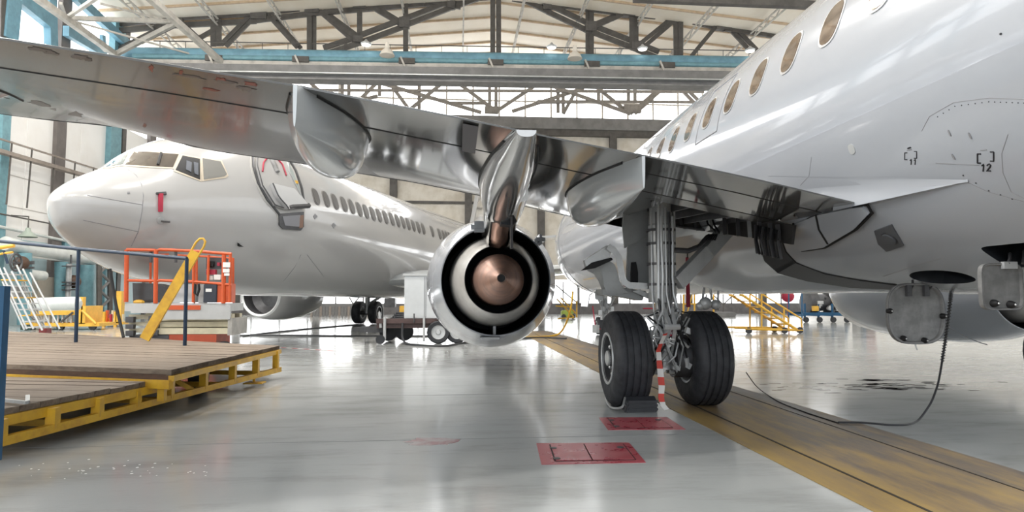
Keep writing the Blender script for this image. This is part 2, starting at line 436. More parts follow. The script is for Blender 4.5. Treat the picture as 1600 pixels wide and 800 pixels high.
def wall_post(px, w, m, z0=0, z1=EAVE_Z, d=.5):
    y = atx(px, 300, WX).y
    return MB().bb(WX - .05, WX + d, y - w / 2, y + w / 2, z0, z1).build('column', m, kind='structure')
brown_post = mat('brown_post', (.17, .15, .14), .6, 0, var=.3, scale=1)
wall_post(86, .75, brown_post, d=.2); wall_post(-4, .5, teal, d=.25); wall_post(170, 1.1, teal, d=.3); wall_post(232, .8, brown_post, d=.2); wall_post(186, .4, steel_dark, d=.2); wall_post(103, .6, teal, 0, 6.5, .25)
# right wall, behind the airliner
wr = MB().bb(RX, RX + .25, BY, FY, 0, 7.5).build('wall_right', wall_m, kind='structure')
MB().bb(RX + .05, RX + .2, BY, FY, 7.5, EAVE_Z).build('pane', mat('shaded_glazing', (.97, .985, 1.), .4, 0, emit=2.), wr)
for i in range(12): MB().bb(RX - .1, RX + .1, BY + 4.6 * i, BY + 4.6 * i + .25, 7.5, EAVE_Z).build('glazing_bar', steel_mid, wr)
# wall walkway rail on the left wall, hung pipe, swan-neck lamp
w = empty('service_walkway', atx(60, 250, WX + .6), 'narrow rusty pipe walkway running along the white left wall', 'walkway')
p0, p1 = atx(-30, 228, WX + .6), atx(190, 291, WX + .6)
rust = mat('rusty_grey_steel', (.33, .28, .24), .6, .1, var=.3, scale=2)
MB().bar(p0, p1, .35, .16).build('gangplank', rust, w)
MB().bar(p0 + V((.1, 0, .5)), p1 + V((.1, 0, .5)), .07, .07).build('handrail', rust, w)
for t in (.15, .27, .42, .57, .72):
    q = lerp(p0, p1, t); MB().bar(q + V((.1, 0, .55)), q + V((0, 0, -2.2)), .05, .05).build('hanger', steel_dark, w)
for (x0, y0, x1, y1, r, lab) in ((-20, 350, 120, 380, .07, 'thin pale pipe along the left wall below the walkway'), (-20, 330, 92, 352, .035, 'thin dark conduit along the left wall above the thin pale pipe')):
    MB().tube([atx(x0, y0, WX + .25), atx(x1, y1, WX + .25)], r, 8).build('wall_pipe' if r > .05 else 'wall_conduit', pipe_white if r > .05 else steel_dark, label=lab, cat='pipe')
lp = atx(44, 356, WX + 1.0)
l = empty('pendant_lamp', lp, 'small grey-green bell lamp hanging off the thin pale wall pipe', 'lamp')
MB().tube([lp + V((-.75, 0, .55)), lp + V((0, 0, .5)), lp], .03, 6).build('stem', steel_dark, l)
MB().lathe([(0, .08), (-.15, .12), (-.4, .38), (-.42, .36)], lp, (0, 0, 1), 16).build('shade', mat('lamp_green', (.33, .38, .33), .5), l)

# ---- main roof truss
steelD = steel_dark
def members(root, name, segs, Y, w, m, d=None, dbl=0):
    for a in segs:
        for k in ((-dbl, dbl) if dbl else (0,)):
            members.n = getattr(members, 'n', 0) + 1; jo = V((0, (members.n * 7 % 11 - 5) * .012, 0))
            p, q = at(a[0], a[1] + k, Y) + jo, at(a[2], a[3] + k, Y) + jo
            MB().bar(p, q, d or w, w, (0, 1, 0)).build(name, m, root)
T1 = 38.0
tr = empty('roof_truss', (2.3, T1, 16), kind='structure')
top = [(150, 46), (190, 42), (275, 34), (400, 27), (500, 15), (662, 1), (780, -12), (847, 0), (980, 17), (1065, 24), (1132, 40), (1197, 49), (1330, 70)]
members(tr, 'top_chord', [(*a, *b) for a, b in zip(top, top[1:])], T1, .15, steelD, .3, 5.5)
bl = [(505, 80), (560, 62), (632, 35), (705, 7), (770, -16)]; br = [(790, -20), (855, 12), (925, 45), (995, 72), (1030, 86)]
members(tr, 'bottom_chord', [(*a, *b) for c in (bl, br) for a, b in zip(c, c[1:])], T1, .16, steelD, .3, 5.5)
members(tr, 'vertical', [(484, 15, 484, 80), (490, 15, 490, 80), (562, 5, 562, 62), (634, 0, 634, 80), (770, -10, 770, 85), (779, -10, 779, 85), (919, 8, 919, 85), (924, 8, 924, 85), (987, 18, 987, 70), (994, 18, 994, 70), (1056, 25, 1056, 88), (1063, 25, 1063, 88), (333, 30, 333, 72), (342, 30, 342, 72)], T1, .12, steelD, .3)
members(tr, 'diagonal', [(420, 25, 465, 75), (425, 25, 470, 75), (500, 18, 560, 62), (505, 16, 562, 58), (578, 5, 626, 34), (975, 22, 930, 42), (978, 17, 930, 37), (1050, 28, 998, 70), (1118, 42, 1080, 88), (1138, 42, 1175, 82), (1147, 42, 1186, 82), (285, 36, 345, 92), (275, 38, 190, 80), (268, 36, 184, 78), (400, 22, 352, 72), (395, 20, 345, 70), (665, 2, 720, 12), (880, 8, 960, -10), (504, 22, 555, 66), (583, 13, 628, 40), (345, 40, 310, 60), (1053, 33, 1003, 76)], T1, .13, steelD, .25)
gus = mat('gusset_steel', (.135, .125, .115), .6, .1, var=.3)
for (x, y, sx, sy) in ((488, 14, 22, 14), (562, 8, 20, 12), (560, 62, 14, 10), (632, 36, 16, 16), (705, 8, 12, 12), (855, 10, 14, 12), (923, 42, 18, 16), (982, 20, 20, 14), (995, 72, 18, 12), (1062, 27, 20, 12), (1130, 42, 26, 12), (270, 36, 30, 12), (405, 24, 24, 14)):
    p = at(x, y, T1); k = T1 / 1000
    MB().box(p, (sx * k, .36, sy * k)).build('gusset_plate', gus, tr)
# ---- second truss at the clerestory
T2 = 46.0
t2 = empty('roof_truss', (2.3, T2, 15), kind='structure')
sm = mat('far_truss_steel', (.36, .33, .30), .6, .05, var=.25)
members(t2, 'chord', [(440, 141, 1100, 144), (840, 158, 1120, 160)], T2, .1, sm, .2)
members(t2, 'diagonal', [(455, 116, 395, 140), (470, 116, 540, 178), (540, 178, 600, 118), (560, 120, 752, 176), (590, 150, 470, 178), (640, 172, 600, 118), (640, 172, 706, 118), (775, 174, 860, 118), (775, 174, 700, 118), (820, 120, 985, 178), (912, 138, 800, 174), (912, 120, 880, 178), (985, 178, 912, 120), (985, 178, 1048, 122), (992, 178, 1054, 122), (1048, 122, 1090, 166), (1056, 122, 1098, 164), (1048, 122, 1130, 134)], T2, .15, sm, .25)
members(t2, 'pipe', [(760, 161, 700, 161), (838, 160, 930, 159)], T2, .2, sm, .2)
members(t2, 'vertical', [(535, 118, 535, 150), (545, 118, 545, 150), (593, 120, 593, 150), (655, 118, 655, 172), (765, 118, 765, 175), (775, 118, 775, 175), (872, 120, 872, 176), (880, 120, 880, 176), (935, 120, 935, 158), (982, 124, 982, 158), (992, 124, 992, 158)], T2, .14, sm, .25)
MB().box(at(988, 170, T2), (1.3, .3, .6)).build('gusset_plate', sm, t2)
MB().box(at(768, 172, T2), (1.0, .3, .5)).build('gusset_plate', sm, t2)
# nearer roof beam at the top of view and bracing beside the left wall
MB().bar(at(990, -3, 26), at(1420, 14, 26), .3, .3).build('beam', steel_dark, kind='structure')
br_ = empty('roof_bracing', at(200, 50, 33), kind='structure')
for (x0, y0, Y0, x1, y1, Y1, w) in ((232, -5, 27, 345, 96, 34, .26), (55, -5, 27, 180, 85, 35, .26), (105, 28, 32, 275, 34, 35, .2), (180, 85, 35, 275, 36, 35, .22), (150, -3, 27, 104, 28, 30, .14), (155, 5, 27, 275, 36, 34, .08), (105, 30, 32, 310, 88, 36, .08), (310, 88, 36, 320, 98, 36, .2), (95, 5, 30, 103, 28, 32, .12), (120, 35, 32, 165, 80, 35, .12)):
    MB().bar(at(x0, y0, Y0), at(x1, y1, Y1), w, w).build('brace', steel_light, br_)
bb_ = empty('wall_bracing', at(60, 30, 30), kind='structure')
for (x0, y0, x1, y1, w) in ((28, -5, 78, 36, .6), (78, -5, 80, 75, .55), (103, 48, 160, 82, .5), (16, -5, 10, 62, .8), (118, -5, 200, 70, .5), (3, -5, 2, 60, .5), (160, 55, 163, 85, .3)):
    MB().bar(atx(x0, y0, WX + .5), atx(x1, y1, WX + .5), w * .6, w).build('brace', girder_blue if w != .5 or x0 > 90 else steel_dark, bb_)

# ---- overhead crane: blue tube girder, catwalk, lamps, lower grey runway beam
CY = 36.0
cr = empty('overhead_crane', at(700, 88, CY), 'light blue overhead crane girder spanning the hangar under the roof truss', 'crane')
ga, gb = at(196, 84, CY), at(1462, 102, CY)
MB().tube([ga + V((0, 0, -1.0)), ga + V((.05, 0, -.35)), ga + V((.4, 0, 0)), gb], .36, 16).build('girder', girder_blue, cr)
MB().tube([at(208, 88, CY - .3), at(1462, 107, CY - .3)], .14, 10).build('lower_rail', teal, cr)
MB().bar(at(208, 97, CY - .2), at(1462, 115, CY - .2), .4, .22).build('beam', steel_light, cr)
MB().tube([at(240, 64, CY + .3), at(1462, 84, CY + .3)], .03, 6).build('handrail', steel_dark, cr)
for i in range(26):
    x = 250 + i * 40; y = 64 + (x - 240) * .0162
    MB().bar(at(x, y, CY + .3), at(x, y + 12, CY + .3), .03, .03).build('handrail_post', steel_dark, cr)
for x in (330, 465, 630, 768, 918, 1035):
    y = 92 + (x - 300) * .0155
    MB().box(at(x + 6, y, CY - .25), (.9, .5, .32)).build('trolley', steel_dark, cr)
    MB().bar(at(x - 4, y - 8, CY - .5), at(x + 3, y + 8, CY - .5), .14, .1).build('bracket', steel_light, cr)
hb = empty('runway_beam', at(700, 112, 35), 'wide grey steel beam crossing below the blue crane girder', 'beam')
def xbeam(nm, y0a, y0b, y1a, y1b, Y, d, m):
    a, b, c, e = at(190, y0a, Y), at(1462, y0b + 3, Y), at(1462, y1b + 3, Y), at(190, y1a, Y)
    MB().prism([a, b, c, e], (0, d, 0)).build(nm, m, hb)
xbeam('web', 97, 113, 117, 137, 35.2, .3, steel_mid)
xbeam('flange', 107.5, 126, 109, 127.5, 34.8, .5, light_metal)
xbeam('flange', 116, 135.5, 118, 137.5, 34.8, .9, steel_mid)
for x in (572, 862, 1004, 1172):
    y = 70 + (x - 570) * .0165; p = at(x, y, CY - .6)
    o = empty('floodlight', p, 'small glowing floodlight on the crane girder, %s' % {572: 'farthest left of the four lit lamps', 862: 'second from left of the four lit lamps', 1004: 'third from left of the four lit lamps', 1172: 'beside the white fuselage'}[x], 'lamp', 'lit lamps along the crane girder')
    MB().lathe([(0, .26), (.08, .3), (.2, .12), (.3, .05)], p, (0, 0, 1), 14, True).build('housing', light_metal, o)
    MB().lathe([(-.02, .24), (0, .25)], p, (0, 0, 1), 14, True).build('lens', lamp_glow, o)
for x in (605, 898):
    y = 66 + (x - 605) * .0185; p = at(x, y, CY - 1.35)
    o = empty('bell_lamp', p, 'unlit white bell lamp hanging over the crane girder, %s' % ('left of the two' if x < 700 else 'right of the two'), 'lamp', 'white bell lamps on the crane')
    MB().tube([p, p + V((0, 0, -.25))], .06, 8).build('stem', light_metal, o)
    MB().lathe([(0, .1), (-.35, .14), (-.5, .3), (-.75, .42), (-.76, .38)], p, (0, 0, 1), 16, True).build('shade', mat('enamel_white', (.75, .7, .62), .5), o)

# fill lamps added under the roof, out of view, to brighten floor and aircraft
k = 0
for y in (2, 12, 22):
    for x in (-15, -9, -2.5):
        k += 1; z = roof_z(x) - 1.6; p = V((x, y, z))
        o = empty('fill_lamp', p, 'added round white fill lamp under the roof, out of view', 'lamp', 'added fill lamps out of view')
        MB().tube([p + V((0, 0, .25)), V((x, y, roof_z(x)))], .03, 6).build('stem', steel_dark, o)
        MB().lathe([(.3, .1), (.2, .25), (0, .5), (-.02, .48)], p, (0, 0, 1), 20, True).build('shade', MATS['enamel_white'], o)
        la = bpy.data.lights.new('fill_light', 'AREA'); la.shape = 'DISK'; la.size = .9; la.energy = 1000; la.color = (1, .97, .93)
        lo = bpy.data.objects.new('fill_disk', la); link(lo, o, Matrix.Translation(p + V((0, 0, -.06))))

# ================================================================ THE NEAR AIRLINER (right)
AX, AZ, AR = 4.77, 3.01, 1.70
air = empty('airliner', (AX, 8, 0), 'large white airliner on the right, seen from under its left wing', 'airplane')
def ss(a, b, x): t = min(1, max(0, (x - a) / (b - a))); return t * t * (3 - 2 * t)
NOSE = [(-9, 1.7, 0), (19, 1.7, 0), (20.4, 1.66, -.02), (21.6, 1.5, -.07), (22.6, 1.22, -.15), (23.4, .85, -.22), (23.85, .48, -.27), (24.02, .05, -.3)]
def hull_r(Y, th):
    r, dz = smoothtab(NOSE, Y)
    d = math.degrees(th) % 360
    m = ss(200, 222, d) * (1 - ss(256, 269, d)) * ss(5.0, 5.7, Y) * (1 - ss(9.2, 10.4, Y))
    return r - .22 * m, dz
def hp(Y, th, off=0.):
    r, dz = hull_r(Y, th); return V((AX + (r + off) * math.cos(th), Y, AZ + dz + (r + off) * math.sin(th)))
Ys = [-9, -5, -1] + [1 + .25 * i for i in range(40)] + [11 + .7 * i for i in range(12)] + [19.2, 19.8, 20.4, 21, 21.6, 22.1, 22.6, 23, 23.4, 23.65, 23.85, 23.96, 24.02]
mb = MB().grid([[hp(Y, 2 * PI * k / 96) for k in range(96)] for Y in Ys], close_u=True, caps=True)
def cut(o, cutters):
    """open real holes in a hull"""
    for c in cutters:
        md = o.modifiers.new('cut', 'BOOLEAN'); md.operation = 'DIFFERENCE'; md.object = c; md.solver = 'EXACT'; md.material_mode = 'TRANSFER'
    dg = bpy.context.evaluated_depsgraph_get(); me = bpy.data.meshes.new_from_object(o.evaluated_get(dg))
    o.modifiers.clear(); o.data = me
    for c in cutters: bpy.data.objects.remove(c)
    me.set_sharp_from_angle(angle=math.radians(35))
# belly fairing: an outer shell that ends in a curve at the open wheel well
R2 = 1.735
def cyl(px, py, R):
    d = ray(px, py); a = d.x * d.x + d.z * d.z; ox, oz = -AX, H - AZ
    b = ox * d.x + oz * d.z; c = ox * ox + oz * oz - R * R; q = b * b - a * c
    t = (-b - math.sqrt(max(q, 0))) / a; p = O + d * t
    return p.y, math.degrees(math.atan2(p.z - AZ, p.x - AX)) % 360
edge_px = [(1217, 340), (1219, 356), (1222, 375), (1228, 392), (1245, 410), (1290, 427), (1345, 437), (1400, 444), (1440, 447)]
edge = sorted((cyl(x, y, R2)[1], cyl(x, y, R2)[0]) for x, y in edge_px)
th_top = 192.
def ymax(d):
    if d < edge[0][0]: return lerp(9.6, edge[0][1], ss(edge[0][0] - 3, edge[0][0], d))
    return interp(edge, min(d, edge[-1][0]))[0]
rows = []
ths = [th_top + i * (272 - th_top) / 60 for i in range(61)]
for d in ths:
    t = math.radians(d); ym = ymax(d)
    rows.append([V((AX + R2 * math.cos(t), lerp(-9, ym, (k / 30) ** .45), AZ + R2 * math.sin(t))) for k in range(31)])
rows.insert(0, [V((AX + 1.69 * math.cos(math.radians(th_top - .4)), p.y, AZ + 1.69 * math.sin(math.radians(th_top - .4)))) for p in rows[0]])
fair_mb = MB().grid(rows)
fus = mb.build('fuselage', white_paint, air)
cutters = []
def cutter(c, nrm, r, dep, sq=False, sx=1.):
    a = V(nrm).normalized(); u = V((0, 1, 0)); w = a.cross(u).normalized(); u = w.cross(a)
    sh = oval(2 * r * sx, 2 * r, 28, 8 if sq else 2.2)
    m_ = MB().grid([[V(c) + a * t + w * x + u * y for x, y in sh] for t in (-dep, dep)], close_u=True, caps=True)
    o = m_.build('cutter', liner); cutters.append(o)
for (px, py, r, sq, sx) in ((1470, 434, .33, False, .42), (1602, 400, .26, True, .55)):
    Y, d = cyl(px, py, R2); t = math.radians(d)
    cutter((AX + 1.72 * math.cos(t), Y, AZ + 1.72 * math.sin(t)), (math.cos(t), 0, math.sin(t)), r, .32, sq, sx)
bpy.context.view_layer.update()
c2 = [c.copy() for c in cutters]
for c in c2: COL.objects.link(c)
cut(fus, cutters)
fairing = fair_mb.build('belly_fairing', white_paint, air)
bpy.context.view_layer.update()
cut(fairing, c2)
FB, FAB = mb.bvh(), fair_mb.bvh()
def both(px, py):
    p, n = hit(FAB, px, py); q, m_ = hit(FB, px, py)
    if p and (not q or (p - O).length < (q - O).length): return p, n
    return q, m_
# inner strip of the open wheel well, dark seal along its edge
up = [(1219, 356), (1222, 375), (1228, 392), (1245, 410), (1290, 427), (1345, 437), (1400, 444)]
dn = [(1186, 362), (1187, 385), (1194, 408), (1215, 427), (1262, 440), (1330, 450), (1400, 453)]
def P2(px, py, R): 
    Y, d = cyl(px, py, R); t = math.radians(d); return V((AX + R * math.cos(t), Y, AZ + R * math.sin(t)))
rA = [P2(*p, R2 - .004) for p in up]; rB = [P2(*p, 1.716) for p in dn]
def dens(r): return [lerp(a, b, i / 4) for a, b in zip(r, r[1:]) for i in range(4)] + [r[-1]]
rA, rB = dens(rA), dens(rB)
MB().grid([rA[11:], rB[11:]]).build('well_rim', rim_grey, air)
MB().grid([rA[:13], rB[:13]]).build('well_shade_patch', liner, air)  # black patch on the hull, painted as the dark inside of the well
MB().tube(rA, .016, 6).build('well_seal', black, air)
# dark ribbed plate, its colour standing for shade in the open wheel well
ww = MB().prism([atx(1040, 312, 3.3), atx(1240, 352, 3.25), atx(1236, 382, 3.2), atx(1190, 374, 3.25), atx(1050, 354, 3.3)], (.03, 0, 0)).build('well_shade_plate', mat('well_shade_dark', (.035, .032, .03), .7, 0, var=.5, scale=6), air)
for x in (1068, 1088, 1110, 1131, 1152, 1170, 1186, 1203, 1215):
    yb = 355 + (x - 1050) * .135; yt = 318 + (x - 1040) * .19
    MB().bar(atx(x, yt, 3.22), atx(x + 2, yb, 3.2), .04, .03).build('rib', grey_metal if x in (1110, 1170) else dark_metal, ww)
for i in range(10):
    x = 1180 + i * 4.2; MB().tube([atx(x, 352 + i, 3.18), atx(x + rnd.uniform(-4, 4), 375, 3.12), atx(x + 3, 396 + i, 3.12)], .014, 5).build('hydraulic_line', black if i % 3 else dark_metal, ww)
for (a, b, c) in (((1068, 326), (1078, 338), (1092, 330)), ((1100, 330), (1106, 350), (1118, 362)), ((1110, 332), (1116, 352), (1124, 364))):
    MB().tube([atx(*a, 3.1), atx(*b, 3.1), atx(*c, 3.1)], .012, 5).build('hydraulic_line', black, ww)

# cabin windows
WTH = math.radians(159.9)
for i in range(14):
    Y = 4.42 + .672 * i
    c = hp(Y, WTH); W = V((-math.sin(WTH), 0, math.cos(WTH))) * -1
    if W.z < 0: W = -W
    fr = MB(); decal(fr, FB, c, V((0, -1, 0)), W, oval(.31, .44), .008, rings=(1, .9))
    f = fr.build('window_frame', mat('window_frame_grey', (.42, .42, .42), .35, .3), air)
    gl = MB(); decal(gl, FB, c, V((0, -1, 0)), W, oval(.265, .395), .012)
    gl.build('pane', glass_brown, f)
# door outline, panel seams and rivet rows
sl = MB()
def dpath(Ya, Yb, da, db):
    pts = [];
    for k in range(13): pts.append(hp(Ya, math.radians(lerp(da, db, k / 12)), .001))
    for k in range(1, 5): pts.append(hp(lerp(Ya, Yb, k / 4), math.radians(db), .001))
    for k in range(1, 13): pts.append(hp(Yb, math.radians(lerp(db, da, k / 12)), .001))
    for k in range(1, 5): pts.append(hp(lerp(Yb, Ya, k / 4), math.radians(da), .001))
    return pts
sl.tube(dpath(7.35, 8.05, 146, 172), .007, 5)
sl.build('door_seam', seam_m, air)
class Both:
    def ray_cast(s, o, d):
        a, b = FAB.ray_cast(o, d), FB.ray_cast(o, d)
        if a[0] and (not b[0] or (a[0] - o).length <= (b[0] - o).length): return a
        return b
    def find_nearest(s, p):
        a, b = FAB.find_nearest(p), FB.find_nearest(p)
        return a if a[3] < b[3] + .03 else b
BO = Both()
s = MB()
for pts in ([(1600, 155), (1545, 153), (1490, 160), (1452, 182), (1440, 205)], [(1600, 310), (1580, 300), (1567, 270), (1565, 240), (1575, 210)], [(1462, 255), (1530, 258)], [(1510, 284), (1545, 300), (1600, 315)], [(1268, 245), (1264, 275), (1250, 290)], [(1350, 350), (1350, 360)], [(1380, 432), (1430, 415), (1470, 404)]):
    seam(s, BO, pts, .0022, 8)
s.build('panel_seam', seam_m, air)
s = MB()
def dots(pts, st, r):
    for (a, b), (c, d) in zip(pts, pts[1:]):
        n = max(1, int(math.hypot(c - a, d - b) / st))
        for i in range(n):
            p, nn = both(lerp(a, c, i / n), lerp(b, d, i / n))
            if p: s.ball(p, r, 6, 4)
dots([(1600, 161), (1545, 159), (1492, 166), (1456, 188)], 9, .004); dots([(1505, 274), (1545, 298), (1600, 317)], 17, .006)
s.build('fastener', ink, air, kind='stuff')
for (x, y, w, h, m_) in ((1331, 233, .075, .09, mat('disc_grey', (.42, .43, .43), .4)), (1564, 53, .012, .012, ink), (1484, 208, .012, .05, seam_m), (1516, 212, .012, .05, seam_m), (1490, 245, .014, .05, seam_m), (1421, 231, .035, .012, ink)):
    d_ = MB(); p, n = both(x, y); decal(d_, BO, p, V((0, -1, 0)), V((0, 0, 1)), oval(w, h, 14), .005); d_.build('access_cap', m_, air)
# grey square vent plate with a round cap
d_ = MB(); p, n = both(1391, 372); decal_px(d_, BO, [(1367, 360), (1394, 350), (1413, 383), (1386, 392), (1373, 380)], .012); vp = d_.build('vent_plate', vent_grey, air)
d_ = MB(); decal(d_, BO, p, V((0, -1, 0)), V((.45, 0, -.89)), oval(.125, .125, 20, 2), .03, rings=(1, .82)); d_.build('vent_cap', vent_grey, vp)
d_ = MB(); decal(d_, BO, p, V((0, -1, 0)), V((.45, 0, -.89)), oval(.15, .15, 20, 2), .016, rings=(1, .9)); d_.build('vent_ring', dark_metal, vp)
# stencilled markings
for (bx, by, w, txt, tx, ty, sc) in ((1423, 243, 17, '11', 1427, 253, .75), (1540, 246, 23, '12', 1541, 262, 1.)):
    m_ = MB()
    for sgn in (-1, 1):
        x0, x1 = bx + sgn * w * .55, bx + sgn * w * .32
        hgt = 13 * sc * .55; sk = -.12 * (x0 - bx)
        for (xa, ya, xb, yb) in ((x0, by - hgt + sk, x0, by + hgt + sk), (x0, by - hgt + sk, x1, by - hgt + sk), (x0, by + hgt + sk, x1, by + hgt + sk)):
            seam(m_, BO, [(xa, ya), (xb, yb)], .0055 * sc, 3)
    mk = m_.build('bracket_marking', ink, air)
    for k, ch in enumerate(txt):
        m_ = MB(); ox = tx + (k - .5) * 8.5 * sc
        seam(m_, BO, [(ox + a * sc, ty + b * sc) for a, b in ({'1': [(-2.4, -3), (.6, -5.6), (-.4, 5.6)], '2': [(-2.6, -3.2), (-1.4, -5.2), (.8, -5.8), (2.8, -4.2), (2.2, -1.4), (-3.2, 5.2), (3.2, 4.8)]}[ch])], .0055 * sc, 2)
        m_.build('number_marking', ink, mk)
    m_ = MB(); seam(m_, BO, [(bx - 8 * sc, by - 11 * sc), (bx + 2 * sc, by - 12 * sc)], .003, 4); m_.build('small_marking', seam_m, mk)

# wing: sections between measured trailing and leading edges
TE = [(p.x, p.y, p.z) for p in (at(*q) for q in ((1335, 318, 5.0), (1180, 281, 4.85), (1015, 246, 4.70), (880, 220, 4.5), (740, 190, 4.3), (560, 155, 4.05), (460, 135, 3.9), (200, 93, 3.65), (0, 62, 3.5)))][::-1]
LE = []
for px, py in ((0, 172), (100, 187), (225, 198), (337, 231), (400, 241), (477, 252), (560, 267), (650, 282), (747, 302), (820, 320), (895, 337), (960, 350), (1050, 366)):
    k = (px - 717) / 1000; p = at(px, py, 9.215 / (1 - .424 * k)); LE.append((p.x, p.y, p.z))
def wp(X, c, up=False):
    a, b = interp(TE, X), interp(LE, X); ch = b[0] - a[0]
    t = c * math.sqrt(max(0, 1 - c))
    z = lerp(a[1], b[1], c) + ch * t * (.22 if up else -.055) + (.012 if up else 0)
    return V((X, lerp(a[0], b[0], c), z))
def cflap(X): return min(.2, max(.15, .175 + .012 * X))
def section(X, c0, c1, n=10):
    lo = [wp(X, lerp(c0, c1, i / n)) for i in range(n + 1)]
    hi = [wp(X, lerp(c1, c0, i / n), True) for i in range(n + 1)]
    return lo + hi
def spans(a, b, st=.3):
    n = max(2, int(abs(b - a) / st)); return [lerp(a, b, i / n) for i in range(n + 1)]
def wing_part(name, m_, Xa, Xb, f0, f1, parent=air):
    return MB().grid([section(X, f0(X), f1(X)) for X in spans(Xa, Xb)], close_u=True, caps=True).build(name, m_, parent, 40)
K = lambda v: (lambda X: v)
g = .0045
XR = 3.45
wb = wing_part('wing_box', wing_grey, -9, -1.0, lambda X: cflap(X) + g, K(.885)); wing_part('wing_box', wing_gloss, -1.0, 2.1, lambda X: cflap(X) + g, K(.885))
wing_part('slat', slat_metal, -9, -3.0, K(.888), K(1.0)); wing_part('slat', slat_metal, -2.99, .25, K(.888), K(1.0)); wing_part('slat', slat_metal, .8, 2.3, K(.888), K(1.0))
wing_part('aileron', wing_grey, -9, -4.3, K(0.), lambda X: cflap(X) - g)
wing_part('flap', wing_grey, -4.29, -1.0, K(0.), lambda X: cflap(X) - g); wing_part('flap', wing_gloss, -.995, 1.35, K(0.), lambda X: cflap(X) - g)
wing_part('inboard_flap', wing_gloss, 1.36, XR, K(0.), K(.095))
wing_part('inboard_flap', wing_gloss, 1.36, XR, K(.102), K(.235))
wing_part('flap_vane', wing_grey, 1.36, XR, K(.242), K(.30))
# structure ahead of the inboard flap, open to the gear bay below
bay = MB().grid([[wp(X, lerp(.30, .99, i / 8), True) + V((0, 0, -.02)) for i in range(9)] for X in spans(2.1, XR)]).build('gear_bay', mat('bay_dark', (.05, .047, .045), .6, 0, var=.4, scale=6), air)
MB().grid([[wp(X, .30) + V((0, .01, 0)), wp(X, .30, True)] for X in spans(2.1, XR)]).build('spar', dark_metal, bay)
MB().grid([[wp(X, .9), wp(X, 1.0), wp(X, .9, True)] for X in spans(2.1, XR)]).build('bay_lip', dark_metal, bay)
for X in (2.12, 2.5, 2.75, 3.0, 3.25):
    m_ = MB(); m_.bar(wp(X, .3) + V((0, 0, .12)), wp(X, .9) + V((0, 0, .12)), .03, .16); m_.build('bay_rib', dark_metal, bay)
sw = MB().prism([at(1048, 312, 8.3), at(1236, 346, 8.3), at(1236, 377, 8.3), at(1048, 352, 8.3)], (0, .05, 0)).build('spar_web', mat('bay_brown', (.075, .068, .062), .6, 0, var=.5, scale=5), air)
for x in (1062, 1085, 1112, 1138, 1160, 1182, 1204, 1226): MB().bar(at(x, 318 + (x - 1048) * .18, 8.28), at(x + 1, 350 + (x - 1048) * .135, 8.28), .035, .04).build('web_stiffener', grey_metal if x in (1112, 1226) else dark_metal, sw)
MB().tube([at(1048, 352, 8.27), at(1236, 378, 8.27)], .02, 6).build('web_flange', dark_metal, sw)
# gaps and chordwise joints
s = MB()
s.tube([wp(X, cflap(X)) + V((0, 0, .008)) for X in spans(-9, 1.35)], .014, 5)
for cc in (.0985, .2385): s.tube([wp(X, cc) + V((0, 0, .006)) for X in spans(1.36, 3.25)], .011, 5)
s.build('flap_gap', black, air)
s = MB()
for X in (1.355,):
    c1 = .885 if X < 1.3 else .3
    s.tube([wp(X, lerp(.0, c1, i / 16)) + V((0, 0, .002)) for i in range(17)], .006, 5)
s.tube([wp(X, .886) for X in spans(-9, 2.1)], .006, 5)
s.build('skin_joint', dark_metal, air)
# dark wear plate on the outboard flap
MB().grid([[wp(lerp(.02, .13, i / 2), c) + V((0, 0, -.012)) for c in (.012, .05, .1, .15, .20)] for i in range(3)]).build('wear_plate', mat('plum_grey_plate', (.10, .09, .10), .5), air)

# flap track fairings (canoes under the trailing edge)
def canoe(X, prof, wid, Ya, Yn, m_, nm='flap_track_fairing'):
    rows = []
    for k in range(29):
        t = k / 28; Y = lerp(Ya, Yn, t); z = smoothtab(prof, Y)[0]; w = max(.006, smoothtab(wid, Y)[0])
        a = interp(TE, X); b = interp(LE, X); c = max(0, (Y - a[0]) / (b[0] - a[0]))
        zt = wp(X, c).z + .06 * min(1, c / .12)
        z = min(z, zt - .02)
        row = []
        for i in range(17):
            an = PI * i / 16; u = math.cos(an); v = math.sin(an)
            row.append(V((X + w * math.copysign(abs(u) ** .8, u), Y, zt + (z - zt) * v ** .95)))
        rows.append(row)
    o = MB().grid(rows, caps=True).build(nm, m_, air, 60)
    for e in (1, -1):
        pts = []
        for k in range(3, 28):
            Y = lerp(Ya, Yn, k / 28); w = max(.006, smoothtab(wid, Y)[0]); x = X + e * (w + .004); a = interp(TE, x); b = interp(LE, x); cc = (Y - a[0]) / (b[0] - a[0])
            if .005 < cc < .9: pts.append(wp(x, cc) + V((0, 0, -.002)))
        MB().tube(pts, .010, 5).build('edge_seal', black, o)
    return o
canoe(1.386, [(4.68, 2.07), (5.2, 2.02), (6.0, 1.98), (6.7, 2.0), (7.15, 2.1), (7.4, 2.3)], [(4.68, .012), (5.0, .09), (5.6, .2), (6.4, .25), (7.0, .2), (7.4, .02)], 4.68, 7.4, fair_grey)
canoe(-.985, [(3.86, 2.27), (4.3, 2.22), (4.9, 2.19), (5.3, 2.22), (5.6, 2.32), (5.8, 2.5)], [(3.86, .012), (4.1, .09), (4.5, .21), (5.0, .265), (5.4, .22), (5.8, .02)], 3.86, 5.8, fair_grey)
canoe(.46, [(4.34, 2.36), (4.8, 2.31), (5.6, 2.24), (6.6, 2.16), (7.3, 2.1), (8.2, 2.2)], [(4.34, .07), (4.7, .12), (5.4, .2), (6.4, .25), (7.3, .23), (8.2, .16)], 4.34, 8.2, fair_silver)

